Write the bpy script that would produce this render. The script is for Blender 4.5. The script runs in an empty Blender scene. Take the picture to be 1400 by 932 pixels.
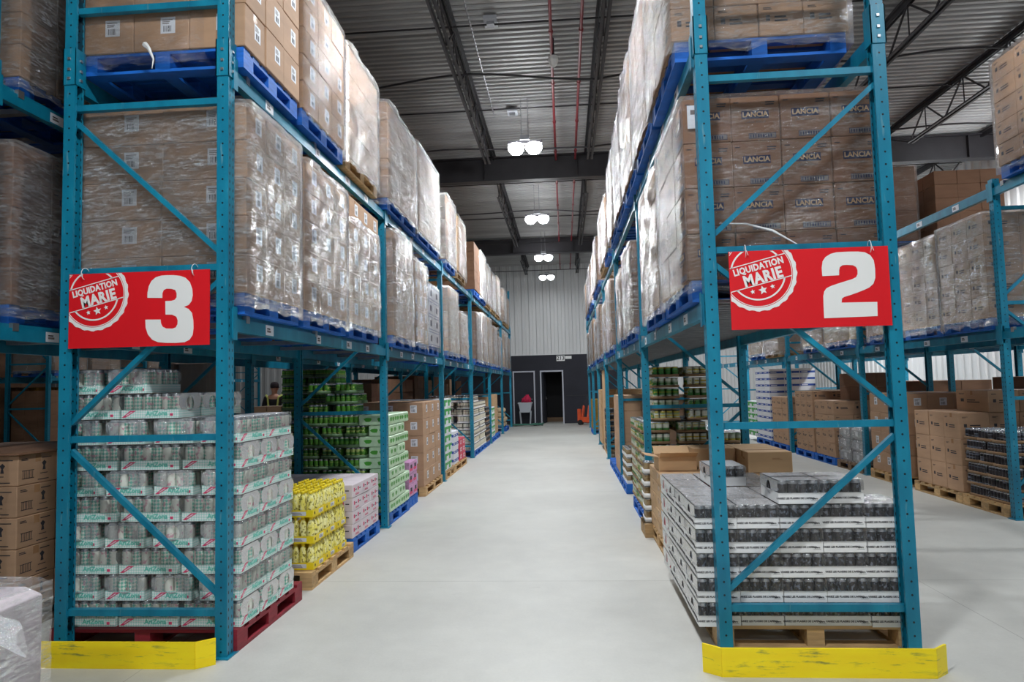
import bpy, math, random
from mathutils import Vector, Matrix, noise
RND = random.Random(11)
S = bpy.context.scene
C = S.collection
PI = math.pi

# ------------------------------------------------------------------ camera, exposure, light
H = 1.5916
def make_camera():
    yaw, pitch, roll, f = .0755, .0654, -.0243, 931.9
    cy, sy, cp, sp, cr, sr = math.cos(yaw), math.sin(yaw), math.cos(pitch), math.sin(pitch), math.cos(roll), math.sin(roll)
    fwd = Vector((-sy*cp, cy*cp, sp)); right = Vector((cy, sy, 0)); up = right.cross(fwd)
    r2 = right*cr + up*sr; u2 = up*cr - right*sr
    cam = bpy.data.cameras.new('camera'); cam.sensor_width = 36; cam.lens = f/1400*36
    cam.clip_start = .05; cam.clip_end = 200
    o = bpy.data.objects.new('camera', cam); C.objects.link(o)
    m = Matrix((r2, u2, -fwd)).transposed().to_4x4(); m.translation = Vector((0, 0, H))
    o.matrix_world = m
    S.camera = o
make_camera()
S.view_settings.view_transform = 'Standard'; S.view_settings.look = 'None'
S.view_settings.gamma = 1; S.view_settings.use_curve_mapping = False
S.view_settings.exposure = 0.12
LAMP_W = 200.0
W = bpy.data.worlds.new('world'); S.world = W; W.use_nodes = True
W.node_tree.nodes['Background'].inputs[0].default_value = (.8, .88, 1, 1)
W.node_tree.nodes['Background'].inputs[1].default_value = .35
cy_ = S.cycles
cy_.max_bounces = 7; cy_.diffuse_bounces = 4; cy_.glossy_bounces = 3; cy_.transparent_max_bounces = 14
cy_.transmission_bounces = 2; cy_.caustics_reflective = False; cy_.caustics_refractive = False
cy_.sample_clamp_indirect = 4; cy_.use_denoising = True
LAMP_ROWS = {-.57: [(-3.9, .9), (1.3, 1.0), (6.45, .6), (11.64, 1), (16.8, .9), (22, .55), (26.1, .12)], 3.4: [(1.3, .3), (6.45, .3), (11.64, .4), (16.8, .5), (22, .6)],  # first main-aisle lamp, behind the camera, is added for frontal light
             -6.4: [(8.5, .2), (16.8, .35), (24, .4)], 8.4: [(6.45, .9), (13, 1.8), (19.5, 1.8)], -10.5: [(14, .1), (22, .12)]}

# ------------------------------------------------------------------ materials
def srgb(r, g, b):
    return tuple(((c/255)/12.92 if c/255 <= .04045 else ((c/255+.055)/1.055)**2.4) for c in (r, g, b)) + (1,)
class G:
    def __init__(s, m):
        m.use_nodes = True; s.nt = m.node_tree; s.b = s.nt.nodes['Principled BSDF']; s.out = s.nt.nodes['Material Output']
    def n(s, t, **k):
        x = s.nt.nodes.new(t)
        for a, b in k.items(): setattr(x, a, b)
        return x
    def put(s, sock, v):
        if isinstance(v, bpy.types.NodeSocket): s.nt.links.new(v, sock)
        else: sock.default_value = v
    def m(s, op, a, b=0.0, c=0.0):
        x = s.n('ShaderNodeMath', operation=op)
        s.put(x.inputs[0], a); s.put(x.inputs[1], b); s.put(x.inputs[2], c)
        return x.outputs[0]
    def co(s, kind='Object'): return s.n('ShaderNodeTexCoord').outputs[kind]
    def xyz(s, v):
        x = s.n('ShaderNodeSeparateXYZ'); s.put(x.inputs[0], v); return x.outputs
    def comb(s, a, b, c):
        x = s.n('ShaderNodeCombineXYZ'); s.put(x.inputs[0], a); s.put(x.inputs[1], b); s.put(x.inputs[2], c); return x.outputs[0]
    def mp(s, v, sc=(1, 1, 1), rot=(0, 0, 0), loc=(0, 0, 0)):
        x = s.n('ShaderNodeMapping'); s.put(x.inputs[0], v); x.inputs[3].default_value = sc; x.inputs[2].default_value = rot; x.inputs[1].default_value = loc
        return x.outputs[0]
    def noise(s, v, scale, det=3, rough=.5):
        x = s.n('ShaderNodeTexNoise'); s.put(x.inputs['Vector'], v); x.inputs['Scale'].default_value = scale
        x.inputs['Detail'].default_value = det; x.inputs['Roughness'].default_value = rough
        return x.outputs[0]
    def mix(s, f, a, b):
        x = s.n('ShaderNodeMix', data_type='RGBA'); s.put(x.inputs[0], f); s.put(x.inputs[6], a); s.put(x.inputs[7], b); return x.outputs[2]
    def ramp(s, f, lo, hi):
        x = s.n('ShaderNodeMapRange'); x.clamp = True; s.put(x.inputs[0], f); x.inputs[1].default_value = lo; x.inputs[2].default_value = hi
        return x.outputs[0]
    def bump(s, h, st, dist=.01):
        x = s.n('ShaderNodeBump'); x.inputs['Strength'].default_value = st; x.inputs['Distance'].default_value = dist; s.put(x.inputs['Height'], h)
        return x.outputs[0]
    def rnd(s): return s.n('ShaderNodeObjectInfo').outputs['Random']
def mat(name, col, rough=.5, metal=0., nz=None, amt=.15, bump=0., spec=.5, vary=0., kind='Object'):
    m = bpy.data.materials.new(name); g = G(m)
    g.b.inputs['Roughness'].default_value = rough; g.b.inputs['Metallic'].default_value = metal
    g.b.inputs['Specular IOR Level'].default_value = spec
    c = col if len(col) == 4 else srgb(*col)
    dark = tuple(x*(1-amt) for x in c[:3])+(1,); light = tuple(min(1, x*(1+amt*.6)) for x in c[:3])+(1,)
    if nz:
        v = g.co(kind); f = g.noise(g.mp(v, nz if isinstance(nz, tuple) else (nz,)*3), 1, 4)
        if vary: f = g.m('ADD', f, g.m('MULTIPLY', g.m('SUBTRACT', g.rnd(), .5), vary))
        g.put(g.b.inputs['Base Color'], g.mix(g.ramp(f, .25, .75), dark, light))
        if bump: g.put(g.b.inputs['Normal'], g.bump(f, bump))
    else: g.b.inputs['Base Color'].default_value = c
    return m
M = {}
M['white'] = mat('white paint', (232, 232, 230), .6)
M['print'] = mat('dark print', (52, 50, 56), .7)
M['greyprint'] = mat('grey print', (120, 112, 110), .7)
M['paper'] = mat('label paper', (225, 228, 235), .6)
M['card'] = mat('brown cardboard', (182, 146, 116), .75, nz=(3, 3, 14), amt=.12, vary=.35)
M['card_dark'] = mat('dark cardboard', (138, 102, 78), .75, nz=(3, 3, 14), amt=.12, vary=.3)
M['card_tan'] = mat('tan cardboard', (200, 164, 124), .75, nz=(3, 3, 14), amt=.1, vary=.3)
M['tape'] = mat('packing tape', (176, 134, 98), .25)
M['gap'] = mat('box seam', (70, 52, 40), .9)
M['navy'] = mat('navy print', (38, 42, 78), .6)
M['pinkwhite'] = mat('pale pink white carton', (226, 214, 220), .6, nz=(4, 4, 10), amt=.08)
M['pinkprint'] = mat('pink print', (214, 70, 110), .6)
M['whitecard'] = mat('white carton', (228, 230, 236), .6, nz=(4, 4, 10), amt=.06)
M['blueprint'] = mat('blue print', (40, 76, 160), .6)
M['purple'] = mat('lilac pack', (206, 150, 196), .5, nz=30, amt=.35)
M['redpack'] = mat('pinkish red pack', (214, 50, 86), .5, nz=(30, 30, 12), amt=.4)
M['greenprint'] = mat('green print', (60, 160, 70), .6)
M['yellowcard'] = mat('yellow carton', (176, 132, 40), .6, nz=8, amt=.2)
M['bluewood'] = mat('blue painted wood', (18, 104, 200), .6, nz=(5, 5, 30), amt=.35, bump=.3, vary=.3)
M['redwood'] = mat('dark red painted wood', (140, 34, 48), .6, nz=(5, 5, 30), amt=.35, bump=.3)
M['wood'] = mat('raw pine wood', (196, 160, 112), .7, nz=(4, 20, 40), amt=.35, bump=.3, vary=.4)
M['oldwood'] = mat('weathered wood', (128, 104, 82), .8, nz=(4, 20, 40), amt=.4, bump=.4)
M['steelgrey'] = mat('galvanised steel', (150, 152, 156), .45, .6, nz=10, amt=.2)
M['blacksteel'] = mat('dark painted steel', (44, 42, 46), .55, .1, nz=4, amt=.3)
M['redpipe'] = mat('red sprinkler paint', (120, 26, 36), .5)
M['blackpaint'] = mat('near black wall paint', (30, 31, 42), .75, nz=2, amt=.2)
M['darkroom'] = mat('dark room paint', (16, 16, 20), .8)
M['frame_white'] = mat('pale door frame paint', (176, 178, 188), .5)
M['red_board'] = mat('red sign board', (222, 22, 34), .42, nz=3, amt=.05)
M['seal_white'] = mat('sign white', (236, 236, 234), .5)
M['zip'] = mat('white nylon tie', (225, 225, 225), .4)
M['bolt'] = mat('zinc bolt', (170, 172, 175), .35, .8)
M['silver'] = mat('can lid aluminium', (205, 208, 212), .25, .85)
M['capyellow'] = mat('yellow cap plastic', (240, 214, 40), .4)
M['skin'] = mat('skin', (206, 150, 125), .6)
M['blackcloth'] = mat('black cloth', (26, 27, 32), .85)
M['capcloth'] = mat('dark plaid cap cloth', (54, 44, 50), .9, nz=60, amt=.5)
M['reflect'] = mat('pale yellow reflective tape', (226, 232, 130), .4)
M['greyplastic'] = mat('pale grey plastic', (176, 180, 188), .4)
M['pinkcloth'] = mat('crimson cloth', (188, 34, 74), .9, nz=20, amt=.3)
M['hosegreen'] = mat('green hose rubber', (60, 112, 96), .5)
M['jackorange'] = mat('orange enamel', (214, 84, 44), .45, nz=6, amt=.2)
M['rubber'] = mat('black rubber', (22, 22, 24), .7)
M['mop'] = mat('tan fibre panel', (150, 138, 130), .8, nz=(20, 20, 2), amt=.12)
M['beige'] = mat('beige sack cloth', (206, 182, 148), .85, nz=12, amt=.2, bump=.4)

def teal():
    out = []
    for holes in (0, 1):
        m = bpy.data.materials.new('teal rack enamel' + (' punched' if holes else '')); g = G(m)
        v = g.co()
        f = g.noise(g.mp(v, (9, 9, 3)), 1, 5)
        base = g.mix(g.ramp(f, .3, .75), srgb(4, 108, 138), srgb(22, 138, 168))
        scr = g.noise(g.mp(v, (60, 60, 5)), 1, 2)
        base = g.mix(g.m('MULTIPLY', g.ramp(scr, .68, .74), .45), base, srgb(120, 160, 168))
        if holes:
            x, y, z = g.xyz(v)
            zz = g.m('SUBTRACT', g.m('MODULO', g.m('ADD', z, .002), .0762), .0381)
            d1 = g.m('ADD', g.m('MULTIPLY', x, x), g.m('MULTIPLY', zz, zz))
            h1 = g.m('LESS_THAN', d1, .0062**2)
            z3 = g.m('SUBTRACT', g.m('MODULO', z, .0508), .0254)
            yy = g.m('SUBTRACT', g.m('ABSOLUTE', y), .02)
            d2 = g.m('ADD', g.m('MULTIPLY', yy, yy), g.m('MULTIPLY', g.m('MULTIPLY', z3, z3), .3))
            h2 = g.m('LESS_THAN', d2, .0058**2)
            hh = g.m('MAXIMUM', h1, h2)
            base = g.mix(hh, base, srgb(10, 18, 24))
        g.put(g.b.inputs['Base Color'], base); g.b.inputs['Roughness'].default_value = .38
        g.put(g.b.inputs['Normal'], g.bump(f, .08))
        out.append(m)
    return out
M['teal'], M['teal_holes'] = teal()

def floor_mat():
    m = bpy.data.materials.new('polished concrete'); g = G(m); v = g.co()
    n1 = g.noise(v, .45, 4, .6); n2 = g.noise(v, 5, 5, .65); n3 = g.noise(v, 60, 2)
    f = g.m('ADD', g.m('MULTIPLY', n1, .6), g.m('ADD', g.m('MULTIPLY', n2, .3), g.m('MULTIPLY', n3, .1)))
    c = g.mix(g.ramp(f, .32, .68), srgb(176, 175, 170), srgb(206, 205, 199))
    # scuffs
    s = g.noise(g.mp(v, (1.2, 2.6, 1)), 2.2, 6, .7)
    c = g.mix(g.m('MULTIPLY', g.ramp(s, .66, .75), .35), c, srgb(120, 118, 114))
    x, y, z = g.xyz(v)
    def line(t, off, per, w):
        k = g.m('ABSOLUTE', g.m('SUBTRACT', g.m('MODULO', g.m('ADD', t, 60-off), per), 0))
        return g.m('LESS_THAN', k, w)
    l = g.m('MAXIMUM', line(y, 5.86, 4.6, .006), line(x, .3, 5.2, .005))
    c = g.mix(g.m('MULTIPLY', l, .55), c, srgb(110, 108, 104))
    g.put(g.b.inputs['Base Color'], c); g.put(g.b.inputs['Roughness'], g.m('ADD', .38, g.m('MULTIPLY', n2, .3)))
    g.put(g.b.inputs['Normal'], g.bump(n3, .05))
    return m
M['floor'] = floor_mat()
def deck_mat(name, a, b, sc):
    return mat(name, a, .45, b, nz=sc, amt=.25)
M['deck'] = mat('galvanised roof deck', (166, 166, 166), .5, .1, nz=(.6, 3, 1), amt=.3)
M['wallsheet'] = mat('white wall sheeting', (206, 206, 206), .55, .1, nz=.5, amt=.08)
M['wallgrey'] = mat('grey wall sheeting', (150, 150, 152), .6, .1, nz=.5, amt=.1)

def guard_mat():
    m = bpy.data.materials.new('scuffed yellow enamel'); g = G(m); v = g.co()
    y1 = g.noise(g.mp(v, (3, 3, 14)), 1, 3)
    c = g.mix(g.ramp(y1, .3, .7), srgb(250, 218, 4), srgb(255, 232, 16))
    a = g.noise(g.mp(v, (5, 5, 40), loc=(3.1, 0, .4)), 1, 6, .7)
    b = g.noise(g.mp(v, (2.1, 2, 5), loc=(1.7, 0, 2.3)), 1, 2)
    k = g.m('MULTIPLY', g.ramp(a, .55, .64), g.ramp(b, .5, .62))
    c = g.mix(g.m('MULTIPLY', k, .75), c, srgb(60, 96, 70))
    d = g.noise(g.mp(v, (26, 26, 60)), 1, 4, .7)
    c = g.mix(g.m('MULTIPLY', g.ramp(d, .72, .76), .7), c, srgb(40, 40, 44))
    g.put(g.b.inputs['Base Color'], c); g.b.inputs['Roughness'].default_value = .45
    return m
M['guard'] = guard_mat()

def film(name, base=.08, amp=.5, sc=(2.2, 2.2, 7), rot=(0.25, .2, 0), white=.6, bump=.85, kind='Object'):
    m = bpy.data.materials.new(name); g = G(m)
    v = g.mp(g.co(kind), sc, rot)
    if kind == 'Object': v = g.co('Object'); v = g.mp(v, sc, rot)
    w3 = g.noise(g.mp(v, (3, 3, 4.5), (.5, .2, .7)), 3.2, 5, .7)
    w1 = g.noise(v, 1.9, 8, .78); w2 = g.noise(g.mp(v, (2.2, 2.2, 5), (.3, -.5, 0)), 2.2, 4, .6)
    hgt = g.m('ADD', g.m('ADD', w1, g.m('MULTIPLY', w2, .6)), g.m('MULTIPLY', w3, .45))
    nrm = g.bump(hgt, bump, .04)
    f = g.m('ADD', g.m('MULTIPLY', g.m('ADD', g.m('MULTIPLY', g.ramp(w1, .42, .64), g.ramp(w3, .4, .6)), g.m('MULTIPLY', g.ramp(w2, .5, .7), .45)), amp*1.2), base)
    fr = g.n('ShaderNodeFresnel'); fr.inputs[0].default_value = 1.45
    f = g.m('MINIMUM', g.m('ADD', f, g.m('MULTIPLY', fr.outputs[0], .65)), 1)
    tr = g.n('ShaderNodeBsdfTransparent'); mx = g.n('ShaderNodeMixShader')
    gl = g.n('ShaderNodeBsdfGlossy'); gl.inputs['Color'].default_value = (1, 1, 1, 1); gl.inputs['Roughness'].default_value = .11
    df = g.n('ShaderNodeBsdfDiffuse'); df.inputs['Color'].default_value = (white, white, white*1.03, 1)
    m2 = g.n('ShaderNodeMixShader'); m2.inputs[0].default_value = .68
    g.put(gl.inputs['Normal'], nrm); gl.inputs['Color'].default_value = (1, 1, 1, 1)
    g.nt.links.new(df.outputs[0], m2.inputs[1]); g.nt.links.new(gl.outputs[0], m2.inputs[2])
    g.put(mx.inputs[0], f)
    g.nt.links.new(tr.outputs[0], mx.inputs[1]); g.nt.links.new(m2.outputs[0], mx.inputs[2])
    g.nt.links.new(mx.outputs[0], g.out.inputs[0])
    return m
M['film'] = film('stretch film')
M['film_thick'] = film('milky stretch film', .1, .55, white=.62)
M['film_clear'] = film('clear stretch film', 0., .24, bump=.45)
M['shrink'] = film('shrink film', .03, .12, (14, 14, 5), bump=.35)
M['shrink_top'] = film('white glare shrink film', .5, .3, (10, 10, 5), white=.9, bump=.3)  # lamp glare on pack tops put into a whiter, denser film
M['shrink_milky'] = film('milky shrink film', .4, .25, (10, 10, 5), bump=.4)

def can_mat(name, c1, c2, c3=None, mode='diamond', rough=.3, metal=.08):
    m = bpy.data.materials.new(name); g = G(m)
    x, y, z = g.xyz(g.co())
    ang = g.m('ARCTAN2', y, x)
    rr = g.rnd()
    a = g.m('ADD', g.m('MULTIPLY', ang, 1/(2*PI)), g.m('MULTIPLY', rr, 7.3))
    if mode == 'diamond':
        u = g.m('MULTIPLY', a, 9); w = g.m('MULTIPLY', z, 44)
        ck = g.m('MODULO', g.m('ADD', g.m('FLOOR', g.m('ADD', u, w)), g.m('FLOOR', g.m('ADD', g.m('SUBTRACT', u, w), 40))), 2)
        sel = g.m('GREATER_THAN', g.m('SINE', g.m('MULTIPLY', a, 2*PI)), -.15)
        c = g.mix(g.m('MULTIPLY', g.m('ABSOLUTE', ck), sel), srgb(*c1), srgb(*c2))
        nn = g.noise(g.comb(g.m('MULTIPLY', a, 7), rr, g.m('MULTIPLY', z, 28)), 1, 3)
        c = g.mix(g.m('MULTIPLY', g.ramp(nn, .58, .64), .8), c, srgb(*c3))
    else:
        nn = g.noise(g.comb(g.m('MULTIPLY', a, 5), rr, g.m('MULTIPLY', z, 14)), 1, 3)
        c = g.mix(g.ramp(nn, .42, .55), srgb(*c1), srgb(*c2))
        if c3:
            n2 = g.noise(g.comb(g.m('MULTIPLY', a, 9), g.m('ADD', rr, 3), g.m('MULTIPLY', z, 40)), 1, 2)
            c = g.mix(g.ramp(n2, .56, .6), c, srgb(*c3))
    g.put(g.b.inputs['Base Color'], c); g.b.inputs['Roughness'].default_value = rough; g.b.inputs['Metallic'].default_value = metal
    return m
M['can_mint'] = can_mat('mint diamond can', (226, 228, 218), (120, 190, 172), (206, 140, 160))
M['can_black'] = can_mat('black can', (44, 42, 46), (66, 62, 66), (130, 136, 150), 'n', .28, .4)
M['can_red'] = can_mat('red can', (200, 40, 60), (225, 205, 205), None, 'n')
M['can_green'] = can_mat('green can', (30, 96, 36), (88, 150, 52), (190, 204, 120), 'n')  # greens darkened, shade inside the rack bays put into the colour
M['can_tin'] = can_mat('green vegetable tin', (62, 130, 56), (222, 222, 208), (196, 176, 60), 'n', .35, .2)
M['can_cream'] = can_mat('cream can', (212, 204, 182), (226, 222, 208), (60, 54, 60), 'n')
M['can_jar'] = can_mat('brown jar', (120, 96, 60), (168, 146, 110), None, 'n')
M['bottle_yellow'] = can_mat('pale yellow bottle', (240, 228, 110), (246, 240, 170), (150, 140, 60), 'n', .25, 0)
def tray_mint():
    m = bpy.data.materials.new('mint checked tray card'); g = G(m)
    x, y, z = g.xyz(g.co()); t = g.m('ADD', x, y)
    u = g.m('MULTIPLY', t, 62); w = g.m('MULTIPLY', z, 62)
    ck = g.m('MODULO', g.m('ADD', g.m('FLOOR', g.m('ADD', u, w)), g.m('FLOOR', g.m('ADD', g.m('SUBTRACT', u, w), 200))), 2)
    c = g.mix(g.m('ABSOLUTE', ck), srgb(238, 244, 240), srgb(180, 226, 218))
    g.put(g.b.inputs['Base Color'], c); g.b.inputs['Roughness'].default_value = .5
    return m
M['tray_mint'] = tray_mint()
M['tealprint'] = mat('teal print', (104, 196, 180), .5)
M['tray_white'] = mat('white tray card', (238, 238, 238), .55)
M['tray_brown'] = mat('brown tray card', (150, 118, 86), .7)
M['tray_yellow'] = mat('yellow tray card', (240, 214, 30), .5)
M['tray_green'] = mat('pale green wrap', (196, 226, 190), .35, nz=(16, 16, 20), amt=.12)
M['leafprint'] = mat('leaf green print', (70, 160, 50), .4)
M['tray_greenb'] = mat('green tray card', (104, 136, 96), .5)  # darkened like the green cans to carry the shade in its colour

# ------------------------------------------------------------------ geometry helpers
class MB:
    def __init__(s): s.v = []; s.f = []; s.mi = []; s.mats = []
    def mid(s, m):
        if m not in s.mats: s.mats.append(m)
        return s.mats.index(m)
    def box(s, x0, y0, z0, x1, y1, z1, m):
        k = len(s.v); i = s.mid(m)
        s.v += [(x0, y0, z0), (x1, y0, z0), (x1, y1, z0), (x0, y1, z0), (x0, y0, z1), (x1, y0, z1), (x1, y1, z1), (x0, y1, z1)]
        s.f += [tuple(k+j for j in q) for q in ((0, 3, 2, 1), (4, 5, 6, 7), (0, 1, 5, 4), (1, 2, 6, 5), (2, 3, 7, 6), (3, 0, 4, 7))]
        s.mi += [i]*6; return s
    def cbox(s, x0, y0, z0, x1, y1, z1, m, c=.006):
        """box with chamfered vertical and top edges"""
        k = len(s.v); i = s.mid(m)
        def ring(z, e):
            xa, xb, ya, yb = x0+e, x1-e, y0+e, y1-e
            return [(xa+c, ya, z), (xb-c, ya, z), (xb, ya+c, z), (xb, yb-c, z), (xb-c, yb, z), (xa+c, yb, z), (xa, yb-c, z), (xa, ya+c, z)]
        s.v += ring(z0, c)+ring(z0+c, 0)+ring(z1-c, 0)+ring(z1, c)
        for r in range(3):
            for j in range(8):
                a = k+r*8+j; b = k+r*8+(j+1) % 8
                s.f.append((a, b, b+8, a+8)); s.mi.append(i)
        s.f.append(tuple(k+j for j in reversed(range(8)))); s.mi.append(i)
        s.f.append(tuple(k+24+j for j in range(8))); s.mi.append(i)
        return s
    def bar(s, p, q, w, h, m, up=(0, 0, 1)):
        p, q = Vector(p), Vector(q); d = (q-p).normalized(); u = Vector(up)
        a = d.cross(u)
        if a.length < 1e-4: a = d.cross(Vector((1, 0, 0)))
        a.normalize(); b = a.cross(d).normalized()
        k = len(s.v); i = s.mid(m)
        for P in (p, q):
            for sa, sb in ((-1, -1), (1, -1), (1, 1), (-1, 1)): s.v.append(tuple(P+a*(sa*w/2)+b*(sb*h/2)))
        s.f += [tuple(k+j for j in f) for f in ((0, 3, 2, 1), (4, 5, 6, 7), (0, 1, 5, 4), (1, 2, 6, 5), (2, 3, 7, 6), (3, 0, 4, 7))]
        s.mi += [i]*6; return s
    def tube(s, pts, r, m, n=8, closed=True):
        k = len(s.v); i = s.mid(m); pts = [Vector(p) for p in pts]; N = len(pts)
        rs = r if isinstance(r, (list, tuple)) else [r]*N
        ref = None
        for j, p in enumerate(pts):
            d = (pts[min(j+1, N-1)]-pts[max(j-1, 0)]).normalized()
            a = ref if ref is not None else (Vector((0, 0, 1)) if abs(d.z) < .9 else Vector((1, 0, 0)))
            a = (a-d*a.dot(d)).normalized(); ref = a; b = d.cross(a)
            for q in range(n):
                t = 2*PI*q/n; s.v.append(tuple(p+(a*math.cos(t)+b*math.sin(t))*rs[j]))
        for j in range(N-1):
            for q in range(n):
                a0 = k+j*n+q; a1 = k+j*n+(q+1) % n
                s.f.append((a0, a1, a1+n, a0+n)); s.mi.append(i)
        s.f.append(tuple(k+q for q in reversed(range(n)))); s.mi.append(i)
        s.f.append(tuple(k+(N-1)*n+q for q in range(n))); s.mi.append(i)
        return s
    def lathe(s, prof, n, c=(0, 0, 0)):
        """prof = [(r, z, mat)]"""
        k = len(s.v)
        for r, z, _ in prof:
            for q in range(n):
                t = 2*PI*q/n; s.v.append((c[0]+r*math.cos(t), c[1]+r*math.sin(t), c[2]+z))
        for j in range(len(prof)-1):
            i = s.mid(prof[j+1][2])
            for q in range(n):
                a = k+j*n+q; b = k+j*n+(q+1) % n
                s.f.append((a, b, b+n, a+n)); s.mi.append(i)
        s.f.append(tuple(k+q for q in reversed(range(n)))); s.mi.append(s.mid(prof[0][2]))
        s.f.append(tuple(k+(len(prof)-1)*n+q for q in range(n))); s.mi.append(s.mid(prof[-1][2]))
        return s
    def prism(s, poly, y0, y1, m):
        """poly in (x, z), extruded along y"""
        k = len(s.v); n = len(poly); i = s.mid(m)
        s.v += [(x, y0, z) for x, z in poly]+[(x, y1, z) for x, z in poly]
        s.f.append(tuple(k+j for j in range(n))); s.f.append(tuple(k+n+j for j in reversed(range(n))))
        s.mi += [i, i]
        for j in range(n):
            a = k+j; b = k+(j+1) % n; s.f.append((b, a, a+n, b+n)); s.mi.append(i)
        return s
    def mesh(s, name, smooth=False):
        me = bpy.data.meshes.new(name); me.from_pydata(s.v, [], s.f)
        for m in s.mats: me.materials.append(m)
        me.polygons.foreach_set('material_index', s.mi)
        if smooth: me.polygons.foreach_set('use_smooth', [True]*len(s.f))
        me.update(); return me
    def build(s, name, parent=None, loc=(0, 0, 0), smooth=False):
        return link(name, s.mesh(name, smooth), parent, loc)
def link(name, me, parent=None, loc=(0, 0, 0), rz=0.):
    o = bpy.data.objects.new(name, me); C.objects.link(o); o.location = loc
    if rz: o.rotation_euler = (0, 0, rz)
    if parent: o.parent = parent
    return o
def tag(o, label, cat, group=None, kind=None):
    o['label'] = label; o['category'] = cat
    if group: o['group'] = group
    if kind: o['kind'] = kind
    return o
def thing(name, label, cat, loc=(0, 0, 0), rz=0., group=None):
    return tag(link(name, None, None, loc, rz), label, cat, group)
def struct(name, mb, smooth=False):
    o = mb.build(name, smooth=smooth); o['kind'] = 'structure'; return o
def smooth_cyl(me):
    for p in me.polygons: p.use_smooth = abs(p.normal.z) < .8
    return me
ORD = ['first', 'second', 'third', 'fourth', 'fifth', 'sixth', 'seventh', 'eighth', 'ninth', 'tenth', 'eleventh', 'twelfth',
       'thirteenth', 'fourteenth', 'fifteenth', 'sixteenth', 'seventeenth', 'eighteenth', 'nineteenth', 'twentieth']
CACHE = {}
def text_mesh(txt, size, m, bold=0., depth=.0006, spacing=1., key=None):
    k = ('t', txt, size, m.name, bold)
    if k in CACHE: return CACHE[k]
    cu = bpy.data.curves.new('text', 'FONT'); cu.body = txt; cu.size = size; cu.offset = bold; cu.extrude = depth
    cu.align_x = 'CENTER'; cu.align_y = 'CENTER'; cu.space_character = spacing; cu.resolution_u = 2
    o = bpy.data.objects.new('text', cu); C.objects.link(o)
    bpy.context.view_layer.update()
    me = bpy.data.meshes.new_from_object(o.evaluated_get(bpy.context.evaluated_depsgraph_get()))
    bpy.data.objects.remove(o); bpy.data.curves.remove(cu)
    # stand it up: text x -> x, y -> z, facing -y
    for v in me.vertices: x, y, z = v.co; v.co = (x, -z, y)
    me.materials.clear(); me.materials.append(m); me.name = 'print'
    CACHE[k] = me; return me
def joined(parts):
    """join (mesh, matrix) pairs into one mesh"""
    mb = MB()
    for me, mx in parts:
        k = len(mb.v); mb.v += [tuple(mx @ v.co) for v in me.vertices]
        for p in me.polygons:
            mb.f.append(tuple(k+i for i in p.vertices)); mb.mi.append(mb.mid(me.materials[p.material_index]))
    return mb
def T(x, y, z, rz=0., sc=1., ry=0.): return Matrix.Translation((x, y, z)) @ Matrix.Rotation(rz, 4, 'Z') @ Matrix.Rotation(ry, 4, 'Y') @ Matrix.Scale(sc, 4)

# ------------------------------------------------------------------ the building
XW0, XW1, YW0, YW1, ZD = -23.0, 9.6, -7.0, 28.3, 6.6
mb = MB().box(XW0, YW0, -.2, XW1, YW1+3, 0, M['floor']); struct('floor', mb)
def corrugated(u0, u1, v0, v1, pitch, d, m, place):
    """ribs repeat along u; place(u, v, d) -> xyz"""
    mb = MB(); i = mb.mid(m); u = u0; prof = []
    while u < u1:
        prof += [(u, 0), (u+pitch*.42, 0), (u+pitch*.52, d), (u+pitch*.9, d)]; u += pitch
    prof.append((u, 0))
    for a, b in prof: mb.v += [place(a, v0, b), place(a, v1, b)]
    for j in range(len(prof)-1): mb.f.append((2*j, 2*j+1, 2*j+3, 2*j+2)); mb.mi.append(i)
    return mb
struct('ceiling', corrugated(YW0, YW1, XW0, XW1, .135, .045, M['deck'], lambda u, v, d: (v, u, ZD+d)))
mb = corrugated(XW0, XW1, 2.82, ZD+.05, .3, -.035, M['wallsheet'], lambda u, v, d: (u, YW1+.02-d, v))
struct('wall_back', mb)
BX0, BX1 = -5.2, 2.4
mb = corrugated(XW0, BX0, 0, 2.82, .3, -.035, M['wallsheet'], lambda u, v, d: (u, YW1+.02-d, v)); struct('wall_back_left_bay', mb)
mb = corrugated(BX1, XW1, 0, 2.82, .3, -.035, M['wallsheet'], lambda u, v, d: (u, YW1+.02-d, v)); struct('wall_back_right_bay', mb)
struct('wall_left', corrugated(YW0, YW1, 0, ZD+.05, .3, .035, M['wallgrey'], lambda u, v, d: (XW0-d, u, v)))
struct('wall_right', corrugated(YW0, YW1, 0, ZD+.05, .3, .035, M['wallsheet'], lambda u, v, d: (XW1+d, u, v)))
struct('wall_front', corrugated(XW0, XW1, 0, ZD+.05, .3, .035, M['wallgrey'], lambda u, v, d: (u, YW0-d, v)))
# black partition with two door openings
D1 = (-2.14, -1.22); D2 = (-1.01, -.05); DH = 2.18
mb = MB(); bp = M['blackpaint']; y0, y1 = YW1-.12, YW1-.01
for a, b, c, d in ((BX0, D1[0], 0, 2.82), (D1[1], D2[0], 0, 2.82), (D2[1], BX1, 0, 2.82), (D1[0], D1[1], DH, 2.82), (D2[0], D2[1], DH, 2.82)):
    mb.box(a, y0, c, b, y1, d, bp)
mb.box(.05, y0-.012, 1.12, .95, y0, 1.14, M['blacksteel'])
struct('wall_back_partition', mb)
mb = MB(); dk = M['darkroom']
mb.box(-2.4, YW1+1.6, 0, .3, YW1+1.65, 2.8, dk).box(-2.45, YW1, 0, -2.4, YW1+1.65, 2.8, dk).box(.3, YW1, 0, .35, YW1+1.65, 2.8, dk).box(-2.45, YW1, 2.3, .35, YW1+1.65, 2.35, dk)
mb.box(-.95, YW1+1.3, 0, -.1, YW1+1.6, .18, M['oldwood'])
struct('wall_room_behind_doors', mb)
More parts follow.
